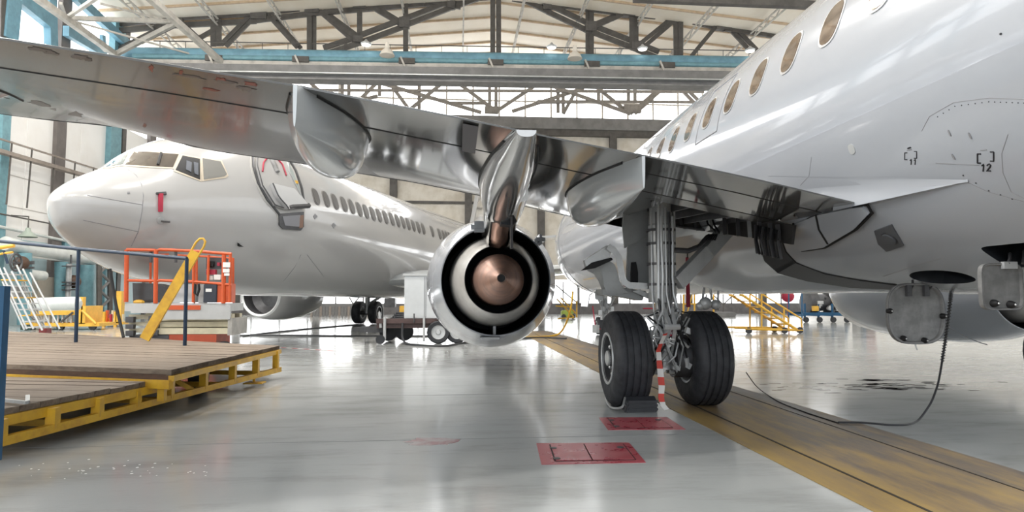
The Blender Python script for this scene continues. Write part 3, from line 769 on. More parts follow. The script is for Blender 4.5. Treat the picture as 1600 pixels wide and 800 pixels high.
canoe(-3.56, [(3.3, 2.78), (3.8, 2.70), (4.5, 2.68), (5.0, 2.72), (5.45, 2.95)], [(3.3, .012), (3.7, .1), (4.4, .2), (5.0, .17), (5.45, .02)], 3.3, 5.45, fair_grey)
# worn and touched-up paint along both edges of the wing
WB_ = MB().grid([[wp(X, i / 30) for i in range(31)] for X in spans(-9, 2, .15)]).bvh()
rw = random.Random(4)
def blob(nm, x, y, w, h, m_, k=16):
    p = []
    for i in range(k):
        a = 2 * PI * i / k; q = rw.uniform(.45, 1.1); p.append((x + w / 2 * math.cos(a) * q, y + h / 2 * math.sin(a) * q + .17 * w / 2 * math.cos(a) * q))
    d = MB(); decal_px(d, WB_, p, .003, rings=(1, .5), sub=1); d.build(nm, m_, wb)
wear, wear2 = mat('worn_primer', (.13, .105, .095), .4, .1), mat('rust_red_primer', (.26, .07, .045), .45)
for (x, y, w, h) in ((62, 77, 40, 9), (80, 82, 26, 8), (126, 89, 34, 9), (138, 93, 16, 6), (56, 163, 46, 12), (82, 172, 26, 7), (118, 178, 34, 10), (292, 118, 60, 4), (355, 128, 40, 5), (385, 138, 34, 6)): blob('worn_patch', x, y, w, h, wear)
for (x, y, w, h) in ((236, 106, 8, 12), (283, 113, 7, 9), (345, 124, 22, 6), (392, 131, 26, 6), (226, 196, 7, 6), (330, 140, 30, 4)): blob('primer_patch', x, y, w, h, wear2)
# root strake and the rounded flap-end fairing on the body
rows = []
E0, E1 = at(1335, 318, 5.0), P2(1512, 283, R2 + .006)
for t in (-.25, -.1, 0, .15, .3, .45, .6, .75, .88, .96, 1.0):
    E = lerp(E0, E1, t); A = P2(lerp(1262, 1512, t), lerp(276, 281, t), R2 + .002); B = P2(lerp(1338, 1512, t), lerp(326, 285, t), R2 + .002)
    rows.append([A, lerp(A, E, .3) + V((.03 * (1 - t), 0, -.01)), lerp(A, E, .65) + V((.02 * (1 - t), 0, -.01)), E + V((0, 0, .012)), E - V((0, 0, .02 * (1.05 - t))), lerp(E, B, .5), B])
MB().grid(rows).build('wing_root_strake', white_paint, air, 50)
pk = [(1283, 331), (1335, 320), (1357, 317), (1366, 328), (1342, 352), (1292, 381), (1255, 387), (1243, 370), (1243, 347)]
d_ = MB(); decal_px(d_, BO, pk, .06, rings=(.98, .8, .4)); fe = d_.build('flap_end_fairing', white_paint, air, 60)
s = MB(); seam(s, BO, [(1243, 347)] + pk[:0:-1][:0] + [(1243, 370), (1256, 389), (1293, 383), (1343, 354), (1367, 330), (1360, 317), (1337, 319)], .013, 8, .03); seam(s, BO, [(1283, 331), (1287, 352), (1300, 374)], .012, 8, .06)
s.build('seal', black, fe)

# engines: nacelle > duct, core cowl, nozzle, plug
def engine(X, Z, name='engine_nacelle'):
    o = (X, 0, Z)
    n = MB().lathe([(13.4, .80), (13.5, .86), (13.3, .94), (12.6, 1.03), (11.6, 1.075), (10.6, 1.06), (9.9, .965), (9.3, .805), (9.295, .79), (9.31, .785)], o, n=64).build(name, white_paint, air, 50)
    MB().lathe([(9.31, .785), (9.7, .80), (10.6, .86), (11.2, .80), (11.25, .5)], o, n=64).build('fan_duct', liner, n)
    MB().lathe([(11.0, .70), (10.2, .70), (9.5, .665), (9.0, .57), (8.62, .475), (8.6, .462), (8.64, .455)], o, n=64).build('core_cowl', core_metal, n)
    MB().lathe([(8.64, .456), (8.62, .466), (8.6, .458)], o, n=48).build('nozzle_lip', black, n)
    MB().lathe([(8.63, .452), (9.3, .44), (9.4, .3)], o, n=48).build('core_nozzle', liner, n)
    MB().lathe([(9.3, .37), (8.9, .36), (8.7, .35), (8.55, .335), (8.3, .215), (8.08, .075), (8.04, .055), (8.05, .048), (8.2, .045)], o, n=48).build('exhaust_plug', bronze, n)
    MB().lathe([(8.055, .001), (8.05, .05)], o, n=24).build('bore_dark_disc', black, n)  # black disc painted in for the dark of the hollow tip
    MB().lathe([(13.42, .80), (12.6, .8), (12.5, .15)], o, n=48).build('intake', dark_metal, n)
    s = MB(); s.lathe([(11.2, 1.07), (11.2, 1.078), (11.21, 1.078)], o, n=64); s.build('cowl_joint', seam_m, n)
    return n
EX, EZ = .535, 1.495
eng = engine(EX, EZ)
eng2 = engine(8.97, 1.52)
for (x, y) in ((1508, 450), (1519, 521), (1569, 524)):
    p = at(x, y, 10.6); MB().box(p + V((0, -.1, 0)), (.07, .1, .05)).build('cowl_latch', black, eng2)
s = MB(); s.tube([V((8.97 + 1.085 * math.cos(a), lerp(9.9, 11.6, (math.sin(a * 1.0) + 1) / 2), 1.52 + 1.085 * math.sin(a))) for a in (PI + i * .1 for i in range(14))], .008, 5); s.build('cowl_seam', seam_m, eng2)
# fan-flow bifurcation and lower fairing
MB().bb(EX - .02, EX + .02, 9.6, 10.6, EZ - .86, EZ - .5).build('bifurcation', grey_metal, eng)
MB().box((EX - .08, 9.45, EZ - .83), (.28, .4, .03)).build('drain_fairing', grey_metal, eng, bevel=.01)
# pylon with its metal heat shield
rows = []
for Y, z0, z1, w in ((6.9, 2.28, 2.5, .24), (7.5, 2.12, 2.7, .24), (8.0, 1.98, 2.75, .215), (8.35, 1.89, 2.75, .19), (8.6, 1.92, 2.75, .19), (9.3, 2.0, 2.8, .2), (10.4, 2.2, 2.9, .24), (11.6, 2.45, 2.85, .2)):
    r_ = []
    for i in range(16):
        a = 2 * PI * i / 16; u, v = math.cos(a), math.sin(a)
        r_.append(V((EX - .02 + w * math.copysign(abs(u) ** .6, u), Y, (z0 + z1) / 2 + (z1 - z0) / 2 * math.copysign(abs(v) ** .6, v))))
    rows.append(r_)
py_ = MB().grid(rows, close_u=True, caps=True).build('engine_pylon', chrome, air, 50)
MB().prism([at(782, 333, 7.2), at(797, 325, 7.2), at(808, 346, 7.2), at(798, 352, 7.2), at(783, 350, 7.2)], (0, .25, 0)).build('vent_dark_block', liner, py_)  # solid black block stands for the dark inside the vent
MB().prism([at(797, 308, 7.0), at(800, 308, 7.0), at(802, 388, 7.3), at(798, 388, 7.3)], (0, .1, 0)).build('shield_joint', dark_metal, py_)
m_ = MB(); m_.box(at(752, 355, 9.2), (.3, .25, .16)); m_.build('duct_cap', white_paint, py_, bevel=.05)
m_ = MB(); m_.box(at(843, 375, 9.9), (.14, .4, .16)); m_.build('duct_cap', white_paint, py_, bevel=.05)

# landing gear
def tyre_mb(cx, cy, cz, R, W, M=None, n=48, grooves=True, ax=(1, 0, 0)):
    h = W / 2; k = R / .55
    pr = [(-h * .95, .29 * k), (-h, .36 * k), (-h * 1.02, .43 * k), (-h * .9, .505 * k), (-h * .7, .54 * k)]
    for gpos in ((-.52, -.18, .18, .52) if grooves else ()):
        a = gpos * h
        pr += [(a - .012 * k, .548 * k), (a - .008 * k, .534 * k), (a + .008 * k, .534 * k), (a + .012 * k, .548 * k)]
    pr += [(h * .7, .54 * k), (h * .9, .505 * k), (h * 1.02, .43 * k), (h, .36 * k), (h * .95, .29 * k)]
    return MB(M).lathe(pr, (cx, cy, cz), ax, n)
def wheel(root, cx, cy, cz, R, W, side=-1, M=None, n=48, grooves=True):
    k = R / .55; h = W / 2
    t = tyre_mb(cx, cy, cz, R, W, M, n, grooves).build('tyre', rubber, root, 50)
    a = side
    MB(M).lathe([(a * h * .95, .30 * k), (a * h * 1.0, .295 * k), (a * h * .95, .265 * k), (a * h * .6, .25 * k), (a * h * .5, .17 * k), (a * h * .62, .1 * k), (a * h * .95, .085 * k), (a * h * 1.02, .06 * k), (a * h * 1.02, .002)], (cx, cy, cz), (1, 0, 0), 32).build('wheel_hub', dark_metal, t)
    MB(M).lathe([(a * h * .93, .305 * k), (a * h * 1.01, .30 * k), (a * h * 1.01, .275 * k), (a * h * .9, .262 * k)], (cx, cy, cz), (1, 0, 0), 32).build('rim_ring', light_metal, t)
    MB(M).lathe([(a * h * .6, .09 * k), (a * h * .98, .088 * k), (a * h * 1.04, .06 * k), (a * h * 1.05, .002)], (cx, cy, cz), (1, 0, 0), 20).build('hub_cap', light_metal, t)
    MB(M).lathe([(-a * h * .95, .30 * k), (-a * h * .9, .27 * k), (-a * h * .3, .25 * k), (-a * h * .25, .05)], (cx, cy, cz), (1, 0, 0), 32).build('rim', light_metal, t)
    return t
GX, GY, GZ = 2.39, 7.4, .545
gear = MB().tube([(GX, GY, 2.62), (GX, GY, 2.12), (GX, GY, 2.1), (GX, GY, 1.32), (GX, GY, 1.28)], [.135, .135, .15, .15, .135], 20).build('landing_gear_strut', light_metal, air)
MB().tube([(GX, GY, 1.3), (GX, GY, .62)], .082, 18).build('piston', light_metal, gear)
MB().tube([(GX, GY, 1.31), (GX, GY, 1.19)], .16, 18).build('strut_collar', grey_metal, gear); MB().tube([(GX, GY, .74), (GX, GY, .42)], [.1, .13], 16).build('axle_housing', light_metal, gear)
MB().tube([(GX - .62, GY, GZ), (GX + .62, GY, GZ)], .07, 14).build('axle', light_metal, gear)
for sg in (-1, 1):
    wh = wheel(air, GX + sg * .46, GY, GZ, .55, .42, -1 if sg < 0 else 1)
    for i in range(10):
        a = 2 * PI * i / 10; MB().ball((GX + sg * .46 - .125 * (1 if sg < 0 else -1), GY + .2 * math.cos(a), GZ + .2 * math.sin(a)), .026, 6, 4).build('hub_bolt', light_metal, wh)
    bk = MB().lathe([(-.14, .1), (-.14, .225), (.1, .225), (.14, .15), (.14, .08)], (GX + sg * .25, GY, GZ), (1, 0, 0), 28).build('brake_pack', dark_metal, gear)
    for i in range(8):
        a = 2 * PI * (i + .5) / 8; MB().tube([(GX + sg * .18, GY + .17 * math.cos(a), GZ + .17 * math.sin(a)), (GX + sg * .06, GY + .17 * math.cos(a), GZ + .17 * math.sin(a))], .03, 8).build('brake_piston', light_metal if i % 2 else grey_metal, bk)
# torque links, clamps, hoses, valve blocks
m_ = MB()
for sg in (-1, 1): m_.bar((GX + sg * .06, GY - .1, 1.22), (GX + sg * .03, GY - .34, .92), .04, .07); m_.bar((GX + sg * .03, GY - .34, .92), (GX + sg * .08, GY - .1, .62), .04, .07)
m_.tube([(GX - .09, GY - .34, .92), (GX + .09, GY - .34, .92)], .035, 8); m_.build('torque_link', light_metal, gear)
for z in (2.06, 1.9, 1.66, 1.42): MB().tube([(GX, GY, z), (GX, GY, z - .03)], .172, 18).build('hose_clamp', dark_metal, gear)
for i in range(7):
    x = GX - .14 + i * .047; m_ = MB()
    y0 = GY - math.sqrt(max(.0, .155**2 - (x - GX)**2)) - .008
    m_.tube([(x, y0, 2.3 - .05 * (i % 3)), (x, y0 - .005, 1.9), (x + .01 * math.sin(i), y0 - .01, 1.5), (x, y0 - .01, 1.3), (x + .05 * math.sin(3 * i), y0 - .06, 1.1), (x + .12 * math.sin(2.3 * i), y0 - .08, .9), (GX + .3 * math.sin(1.7 * i), GY - .2, .68)], .011 + .004 * (i % 3), 6)
    m_.build('hose', dark_metal if i % 3 == 1 else light_metal, gear)
for i in range(24):
    m_ = MB(); a = rnd.uniform(-.26, .26); b = rnd.uniform(-.28, .28); z0 = rnd.uniform(.75, 1.15)
    p = V((GX + a * .5, GY - .17, z0)); q = V((GX + b, GY - .2, rnd.uniform(.4, .75)))
    m_.tube([p, p + V((a * .7, -.08, -.04)), lerp(p, q, .6) + V((.08 * math.sin(i), -.08, 0)), q], .011, 6); m_.build('hose', (black, light_metal, grey_metal)[i % 3], gear)
for i in range(26):
    p = V((GX + rnd.uniform(-.24, .26), GY - rnd.uniform(.12, .22), rnd.uniform(.42, 1.0)))
    if i % 2: MB().box(p, (rnd.uniform(.04, .09), .07, rnd.uniform(.04, .1)), Matrix.Rotation(rnd.uniform(0, 1), 3, 'Y')).build('valve_block', rnd.choice((grey_metal, light_metal, dark_metal)), gear)
    else: MB().tube([p, p + V((rnd.uniform(-.07, .07), -.03, .1))], .028, 8).build('valve_block', rnd.choice((grey_metal, light_metal, dark_metal)), gear)
MB().box((GX + .02, GY - .26, .86), (.05, .03, .09)).build('red_tag', red, gear); MB().box((GX - .07, GY - .24, .74), (.06, .03, .08)).build('red_tag', red, gear)
for (x, y, r_) in ((1102, 474, .075), (1118, 476, .06), (1094, 478, .05)): MB().ball(at(x, y, 7.1), r_).build('accumulator', grey_metal, gear)
for (a, b) in (((1098, 466), (1100, 450)), ((1112, 468), (1110, 452)), ((1122, 484), (1122, 455))): MB().tube([at(*a, 7.1), at(*b, 7.2)], .014, 6).build('hose', light_metal, gear)
# side brace and actuator
MB().bar((2.55, 7.32, 1.42), (3.02, 7.5, 1.83), .1, .17).build('side_brace', light_metal, gear)
MB().bar((2.98, 7.48, 1.80), (3.38, 7.62, 2.18), .13, .16).build('side_brace', grey_metal, gear)
MB().tube([(2.46, 7.3, 1.81), (2.7, 7.35, 1.80), (2.86, 7.4, 1.86), (2.98, 7.45, 1.98)], .032, 8).build('lock_link', dark_metal, gear)
for i in range(6): MB().tube([(2.8 + i * .03, 7.33, 1.84 + i * .025), (2.86 + i * .03, 7.3, 1.93), (2.96 + i * .02, 7.36, 2.0)], .01, 5).build('hose', black, gear)
# gear door panels
def gplate(nm, px, Y, d, m_): return MB().prism([at(x, y, Y) for x, y in px], (0, d, 0)).build(nm, m_, air, bevel=.006)
gplate('gear_door', [(974, 334), (1000, 322), (1011, 318), (1015, 368), (976, 388), (973, 356)], 7.75, .04, door_grey)
gplate('gear_door', [(981, 384), (1015, 367), (1013, 330), (1026, 330), (1028, 452), (979, 450)], 7.85, .06, mat('door_grey_light', (.40, .41, .41), .4, .1, var=.12))
MB().tube([at(1029, 320, 7.25), at(1029, 470, 7.25)], .022, 8).build('door_rod', light_metal, gear)
sp = [(950, 385), (960, 392), (967, 403), (970, 418), (972, 432), (976, 441), (984, 446), (1012, 447)]
m_ = MB(); L_, R_ = [], []
for i, (x, y) in enumerate(sp):
    a, b = sp[max(0, i - 1)], sp[min(len(sp) - 1, i + 1)]; dx, dy = b[0] - a[0], b[1] - a[1]; l = math.hypot(dx, dy); nx, ny = dy / l * 5, -dx / l * 5
    L_.append((x + nx, y + ny)); R_.append((x - nx, y - ny))
m_.grid([[at(*p, 7.45) for p in L_], [at(*p, 7.45) for p in R_], [at(*p, 7.6) for p in R_], [at(*p, 7.6) for p in L_]], close_v=True)
gd = m_.build('gear_fairing_rib', light_metal, air, 40)
MB().grid([[at(x - 2, y + 3, 7.55), at(x - 22 - i * 1.5, y + 12 - i * .5, 7.6), at(x - 36 + i * 2, y + 20 - i * 1.4, 7.8)] for i, (x, y) in enumerate([(952, 402), (962, 410), (967, 422), (970, 436), (976, 448), (984, 454)])]).build('gear_fairing_skin', door_grey, gd, 50)
gplate('gear_fairing_lip', [(913, 407), (950, 383), (957, 389), (953, 401), (917, 418)], 7.5, .12, light_metal)
gplate('gear_fairing_seal', [(908, 423), (925, 410), (956, 402), (958, 406), (930, 419)], 7.48, .05, black)
gplate('gear_fairing_base', [(940, 452), (978, 450), (1010, 455), (1004, 470), (985, 466), (960, 462), (942, 461)], 7.6, .35, door_grey)
gplate('bracket', [(930, 455), (941, 455), (943, 470), (931, 468)], 8.2, .05, light_metal)
gplate('drag_stay', [(988, 455), (1000, 452), (1032, 468), (1030, 474)], 7.5, .06, grey_metal)
m_ = MB(); m_.prism([at(987, 410, 7.8), at(994, 409, 7.8), at(997, 425, 7.8), at(997, 445, 7.8), at(986, 445, 7.8)], (0, .03, 0)); m_.build('door_cutout', black, gd)
# far main gear, mostly beyond the frame
g2 = MB().tube([(8.05, GY, 2.6), (8.05, GY, .45)], .11, 14).build('landing_gear_strut', grey_metal, air)
for sg in (-1, 1): wheel(air, 8.05 + sg * .46, GY, GZ, .55, .42, sg, None, 32)
# nose gear
NX, NY = 4.93, 21.4
ng = MB().tube([(NX, NY, 1.6), (NX, NY, .32)], .1, 12).build('nose_gear_strut', light_metal, air)
for a, b in (((NX - .3, NY - .2, 1.3), (NX, NY - .1, .7)), ((NX + .3, NY - .2, 1.3), (NX, NY - .1, .7)), ((NX, NY - .4, .9), (NX, NY - .1, 1.2)), ((NX - .16, NY - .2, .5), (NX - .1, NY - .1, 1.2))): MB().bar(a, b, .07, .07).build('link', grey_metal, ng)
for i in range(5): MB().box((NX - .2 + .1 * i, NY - .2, .75 + .12 * (i % 3)), (.1, .12, .16)).build('valve_block', (light_metal, grey_metal)[i % 2], ng)
for sg in (-1, 1): wheel(air, NX + sg * .2, NY, .3, .3, .2, sg, None, 24, False)
MB().prism([(NX - .62, NY - .5, 1.36), (NX - .62, NY + .8, 1.36), (NX - .66, NY + .8, .95), (NX - .66, NY - .3, .95)], (.03, 0, 0)).build('nose_gear_door', white_paint, air)
s = MB(); s.tube([hp(19.6, 2 * PI * k / 40, .002) for k in range(41)], .012, 5); s.build('nose_seam', seam_m, air); MB().tube([hp(22.7, 2 * PI * k / 40, .002) for k in range(41)], .01, 5).build('nose_seam', seam_m, air)
m_ = MB(); m_.box(at(908, 443, 20.5), (.3, .3, .22)); m_.build('antenna', grey_metal, air, bevel=.03)

# open belly access doors hanging by their hinges
def hang_door(cx, cy, Y, w, h, p, latch, hinges, nm):
    c = at(cx, cy, Y); sh = oval(w, h, 36, p)
    d = MB(); d.grid([[c + V((u * k, dy, v * k)) for u, v in sh] for k, dy in ((.9, .012), (.93, -.006), (.985, -.006), (1, .005), (1, .03))], close_u=True, caps=True)
    o = d.build(nm, panel_grey, air, 30)
    MB().grid([[c + V((u * k, -.007, v * k)) for u, v in sh] for k in (1.0, .985)], close_u=True).build('door_lip', dark_metal, o)
    for x, y in latch:
        q = at(x, y, Y); MB().lathe([(-.035, .001), (-.035, .013), (-.01, .025), (.012, .028)], q, (0, 1, 0), 14, True).build('latch', black, o)
        MB().ball(q + V((0, -.036, 0)), .008, 6, 4).build('latch_pin', light_metal, o)
    for (x0, y0, x1, y1) in hinges:
        MB().tube([at(x0, y0, Y - .02), at(x1, (y0 + y1) / 2, Y + .0), at(x1, y1, Y + .06)], .011, 6).build('hinge_arm', dark_metal, o)
    return o, c
o, c = hang_door(1432, 490, 5.45, .545, .55, 3.0, ((1390, 486), (1474, 494), (1412, 529), (1445, 532)), ((1418, 458, 1426, 436), (1446, 458, 1455, 438)), 'access_door')
for dx in (-.075, .09): MB().box(c + V((dx, -.012, .205)), (.045, .03, .1)).build('hinge_lug', dark_metal, o)
MB().tube([at(1430, 538, 5.44), at(1433, 547, 5.42)], .007, 5).build('stay', grey_metal, o)
o, c = hang_door(1566, 448, 4.2, .315, .33, 6, ((1554, 474), (1580, 476)), ((1575, 412, 1578, 396), (1598, 412, 1600, 392)), 'access_door')
MB().box(c + V((.05, -.012, .15)), (.1, .03, .05)).build('hinge_lug', light_metal, o)

# ================================================================ THE FAR AIRLINER (left, nose towards us)
cr_, cf_ = V((math.cos(YAW), -math.sin(YAW), 0)), V((math.sin(YAW), math.cos(YAW), 0))
AFT = (cr_ * .225 + cf_ * .974).normalized(); PORT = V((AFT.y, -AFT.x, 0))
NP = cr_ * -8.37 + cf_ * 11.6
BM = Matrix(((PORT.x, AFT.x, 0, NP.x), (PORT.y, AFT.y, 0, NP.y), (0, 0, 1, 0), (0, 0, 0, 1)))
def bw(x, y, z): return BM @ V((x, y, z))
bg = empty('airliner', bw(0, 15, 0), 'white airliner on the left with open cabin door and cockpit windows', 'airplane')
WID = [(0, .02), (.06, .2), (.28, .48), (.7, .78), (1.2, 1.04), (1.8, 1.28), (2.6, 1.52), (3.6, 1.73), (4.8, 1.86), (6, 1.88), (22, 1.88), (25, 1.66), (28, 1.15), (30.5, .6), (31.6, .15)]
TOPZ = [(0, 3.02), (.06, 3.17), (.34, 3.40), (.68, 3.62), (1.11, 3.84), (1.5, 4.07), (1.8, 4.33), (2.1, 4.53), (2.56, 4.77), (3.4, 5.02), (4.6, 5.22), (6, 5.3), (22, 5.3), (25, 5.3), (28, 5.25), (30.5, 5.02), (31.6, 4.7)]
BOTZ = [(0, 2.98), (.06, 2.66), (.28, 2.44), (.75, 2.13), (1.11, 1.96), (1.66, 1.76), (3.0, 1.5), (4.5, 1.36), (6, 1.3), (22, 1.3), (25, 1.9), (28, 2.85), (30.5, 3.8), (31.6, 4.4)]
rows = []
for i in range(91):
    t = i / 90; Y = 6 * (t * 2) ** 2 if t < .5 else 6 + (t - .5) * 2 * 25.6
    a, zt, zb = smoothtab(WID, Y)[0], smoothtab(TOPZ, Y)[0], smoothtab(BOTZ, Y)[0]
    zm = lerp(3.0, 3.3, ss(0, 6, Y)) if Y < 22 else (zt + zb) / 2
    r_ = []
    for k in range(64):
        th = 2 * PI * k / 64; u, v = math.cos(th), math.sin(th)
        r_.append((a * u, Y, zm + (zt - zm) * v if v > 0 else zm + (zm - zb) * v))
    rows.append(r_)
mb = MB(BM).grid(rows, close_u=True, caps=True); BB = mb.bvh()
mb.build('fuselage', cream_paint, bg, 60)
def dpx(nm, poly, m_, off, parent=bg, **k):
    d = MB(); decal_px(d, BB, poly, off, **k); return d.build(nm, m_, parent)
frame_beige = mat('window_surround', (.55, .48, .38), .4)
wins = [[(163, 261), (202, 238), (193, 257), (172, 261)], [(211, 237), (279, 242), (270, 262), (196, 258)], [(285, 244), (312, 249), (312, 281), (274, 266)], [(316, 248), (344, 253), (354, 273), (350, 276), (318, 281)]]
for i, p in enumerate(wins):
    cx = sum(q[0] for q in p) / len(p); cy = sum(q[1] for q in p) / len(p)
    f = dpx('window_frame', [(cx + (x - cx) * 1.06 + (1.5 if x > cx else -1.5), cy + (y - cy) * 1.08 + (1.4 if y > cy else -1.4)) for x, y in p], frame_beige, .012)
    dpx('pane', p, (mat('windscreen_glass', (.20, .26, .28), .06, .3, coat=1.), glass_cockpit, black, mat('side_glass', (.25, .25, .24), .1, .3, coat=1.))[i], .02, f)  # third pane: black stands for the dark cockpit behind an open window
    if i == 1: 
        s = MB(); seam(s, BB, [(252, 241), (247, 259)], .03, 6, .03); s.build('wiper_post', black, f)
    if i == 2:
        dpx('flight_seat', [(291, 252), (299, 255), (298, 270), (290, 266)], mat('seat_grey', (.10, .11, .13), .6), .03, f)
        dpx('flight_seat', [(302, 254), (309, 256), (309, 275), (303, 272)], MATS['seat_grey'], .03, f)
s = MB()
for pts in ([(200, 265), (213, 274), (221, 288), (224, 305), (222, 330), (216, 362), (205, 385)], [(136, 305), (223, 320)], [(130, 344), (216, 362)], [(470, 398), (460, 418), (445, 437), (428, 450)], [(480, 398), (497, 420), (506, 432)]):
    seam(s, BB, pts, .008, 12)
s.build('panel_seam', seam_m, bg)
# door: surround, doorway, half-open door leaf with its slide pack, stowage pocket
df = dpx('door_frame', [(391, 238), (447, 244), (462, 268), (472, 295), (476, 330), (474, 356), (466, 361), (440, 358), (434, 346), (432, 335), (412, 313), (398, 286), (391, 262)], mat('door_surround_grey', (.46, .45, .43), .4), .01)
s = MB(); seam(s, BB, [(394, 238), (395, 262), (402, 286), (416, 312), (436, 336)], .03, 10, .03); seam(s, BB, [(448, 246), (461, 268), (470, 295), (474, 322)], .035, 10, .03); s.build('door_seal', dark_metal, df)
dpx('doorway', [(446, 249), (457, 268), (467, 295), (471, 322), (449, 290)], mat('doorway_teal_grey', (.30, .34, .33), .5), .025, df)
dpx('strap', [(448, 282), (463, 284), (464, 288), (449, 286)], yellow, .05, df)
dl = dpx('door_leaf', [(399, 240), (443, 246), (447, 272), (471, 321), (440, 327), (424, 322), (405, 292), (398, 264)], cream_paint, .10)
dpx('slide_pack', [(416, 291), (450, 299), (472, 322), (440, 328), (424, 310)], mat('slide_pack_white', (.50, .50, .50), .5), .2, dl)
s = MB(); seam(s, BB, [(399, 242), (398, 264), (405, 292), (424, 321), (440, 326)], .014, 6, .11); s.build('leaf_edge', dark_metal, dl)
s = MB(); seam(s, BB, [(416, 291), (424, 309), (440, 327)], .016, 5, .21); s.build('pack_edge', dark_metal, dl)
s = MB(); seam(s, BB, [(443, 247), (447, 272), (471, 320)], .02, 6, .11); s.build('leaf_edge', grey_metal, dl)
s = MB(); seam(s, BB, [(419, 252), (428, 273)], .06, 5, .13); s.build('door_handle', panel_grey, dl)
s = MB(); seam(s, BB, [(405, 272), (407, 259), (413, 252)], .02, 4, .12); seam(s, BB, [(427, 251), (437, 262), (442, 278)], .02, 4, .12); s.build('arc_marking', red, dl)
s = MB(); seam(s, BB, [(442, 325), (474, 323)], .07, 5, .16); s.build('sill_roller', dark_metal, df)
pf = dpx('stowage_frame', [(434, 334), (473, 331), (473, 354), (468, 360), (441, 358), (435, 352)], dark_metal, .04)
dpx('stowage_pocket', [(439, 338), (467, 336), (465, 354), (443, 352)], mat('pocket_grey', (.24, .24, .26), .5), .05, pf)
dpx('latch_gear', [(466, 337), (472, 336), (471, 355), (465, 356)], mat('latch_brown', (.22, .12, .08), .5), .05, pf)
dpx('maintenance_label', [(199, 300), (203, 300), (203, 303), (199, 303)], seam_m, .01)
pr = dpx('pitot_probe', [(243, 302), (258, 301), (259, 305), (244, 304)], dark_metal, .05)
dpx('probe_cover', [(247, 304), (253, 304), (252, 331), (247, 331)], red, .07, pr)
dpx('vane_disc', [(245, 341), (250, 339), (255, 341), (256, 346), (252, 350), (247, 349), (245, 346)], grey_metal, .02)
s = MB(); seam(s, BB, [(250, 345), (263, 346)], .02, 5, .06); s.build('angle_vane', dark_metal, bg)
dpx('drain_mast', [(371, 379), (373, 381), (378, 384), (371, 384)], black, .06)
for (x, y) in ((492, 338), (521, 352)):
    dpx('service_cap', [(x, y - 4), (x + 4, y), (x, y + 5), (x - 3, y)], seam_m, .008)
# cabin windows from front to tail
wl = [(493, 307), (509, 311), (523, 315), (537, 319), (549, 322.5), (561, 327), (571.5, 330.5), (582, 334), (592, 336.5), (602, 339.5), (612, 342.5), (621, 345), (629.5, 347.5), (637.5, 350), (645.5, 352.5), (653.5, 355), (661, 357.5), (675, 361.5), (686.5, 365.5), (692.5, 367.5), (697.5, 369), (702.5, 370.5)]
for x, y in wl:
    p, n = hit(BB, x, y)
    if not p: continue
    W = (V((0, 0, 1)) - n * n.z).normalized()
    d = MB(); decal(d, BB, p, AFT, W, oval(.33, .50, 16), .02, rings=(1, .9)); f = d.build('window_frame', mat('far_window_frame', (.22, .21, .20), .4), bg)
    d = MB(); decal(d, BB, p, AFT, W, oval(.29, .45, 16), .03, rings=(1, .5)); d.build('pane', mat('far_window_glass', (.085, .08, .075), .35, .0), f)
# wings, engines, tail
for sg in (-1, 1):
    rows = []
    for s_, yle, yte, z, t in ((1.2, 11.8, 19.2, 1.85, .5), (5, 13.8, 19.3, 2.15, .32), (10, 17, 20.8, 2.7, .2), (15.5, 20.5, 22.3, 3.4, .08)):
        r_ = []
        for i in range(20):
            a = 2 * PI * i / 20; c = (1 - math.cos(a)) / 2
            r_.append((sg * s_, lerp(yle, yte, c), z + t * math.sin(a) * (1 - c) ** .5 * (1.2 if a < PI else .6)))
        rows.append(r_)
    MB(BM).grid(rows, close_u=True, caps=True).build('wing', fair_grey, bg, 50)
    nz = MB(BM).lathe([(11.35, .78), (11.3, .86), (11.4, .92), (12.0, 1.02), (12.8, 1.05), (13.8, 1.0), (14.9, .8)], (sg * 4.83, 2.0, 1.36), n=40).build('engine_nacelle', cream_paint, bg, 50)
    MB(BM).lathe([(11.36, .785), (11.9, .78), (12.1, .5), (12.1, .01)], (sg * 4.83, 2.0, 1.36), n=40).build('intake', dark_metal, nz)
    MB(BM).lathe([(11.35, .78), (11.29, .85), (11.35, .905)], (sg * 4.83, 2.0, 1.36), n=40).build('intake_lip', light_metal, nz)
    MB(BM).prism([(sg * 4.83 - .15, 14.2, 2.2), (sg * 4.83 - .15, 16.5, 2.5), (sg * 4.83 - .15, 16.9, 1.9), (sg * 4.83 - .15, 15.4, 2.0)], (.3, 0, 0)).build('engine_pylon', cream_paint, nz)
    lg = MB(BM).tube([(sg * 2.86, 18.9, 2.2), (sg * 2.86, 18.9, .5)], .12, 12).build('landing_gear_strut', grey_metal, bg)
    MB(BM).bar((sg * 2.86, 18.9, .9), (sg * 1.5, 18.9, 1.7), .12, .12).build('side_brace', grey_metal, lg)
    MB(BM).tube([(sg * 2.86 - .6, 18.9, .53), (sg * 2.86 + .6, 18.9, .53)], .1, 10).build('axle', dark_metal, lg)
    for k in (-1, 1): wheel(bg, sg * 2.86 + k * .42, 18.9, .545, .545, .4, k, BM, 32, False)
    MB(BM).prism([(sg * .2, 27.6, 4.6), (sg * .2, 30.4, 4.7), (sg * 5.6, 31.8, 5.1), (sg * 5.6, 30.6, 5.1)], (0, 0, .15)).build('tailplane', cream_paint, bg)
MB(BM).prism([(-.12, 24.5, 5.0), (-.12, 26.6, 5.6), (-.12, 29.6, 10.6), (-.12, 31.6, 10.6), (-.12, 30.9, 5.0), (-.12, 30, 4.6)], (.24, 0, 0)).build('tail_fin', cream_paint, bg)
ng = MB(BM).tube([(0, 4.0, 1.7), (0, 4.0, .35)], .1, 12).build('nose_gear_strut', light_metal, bg)
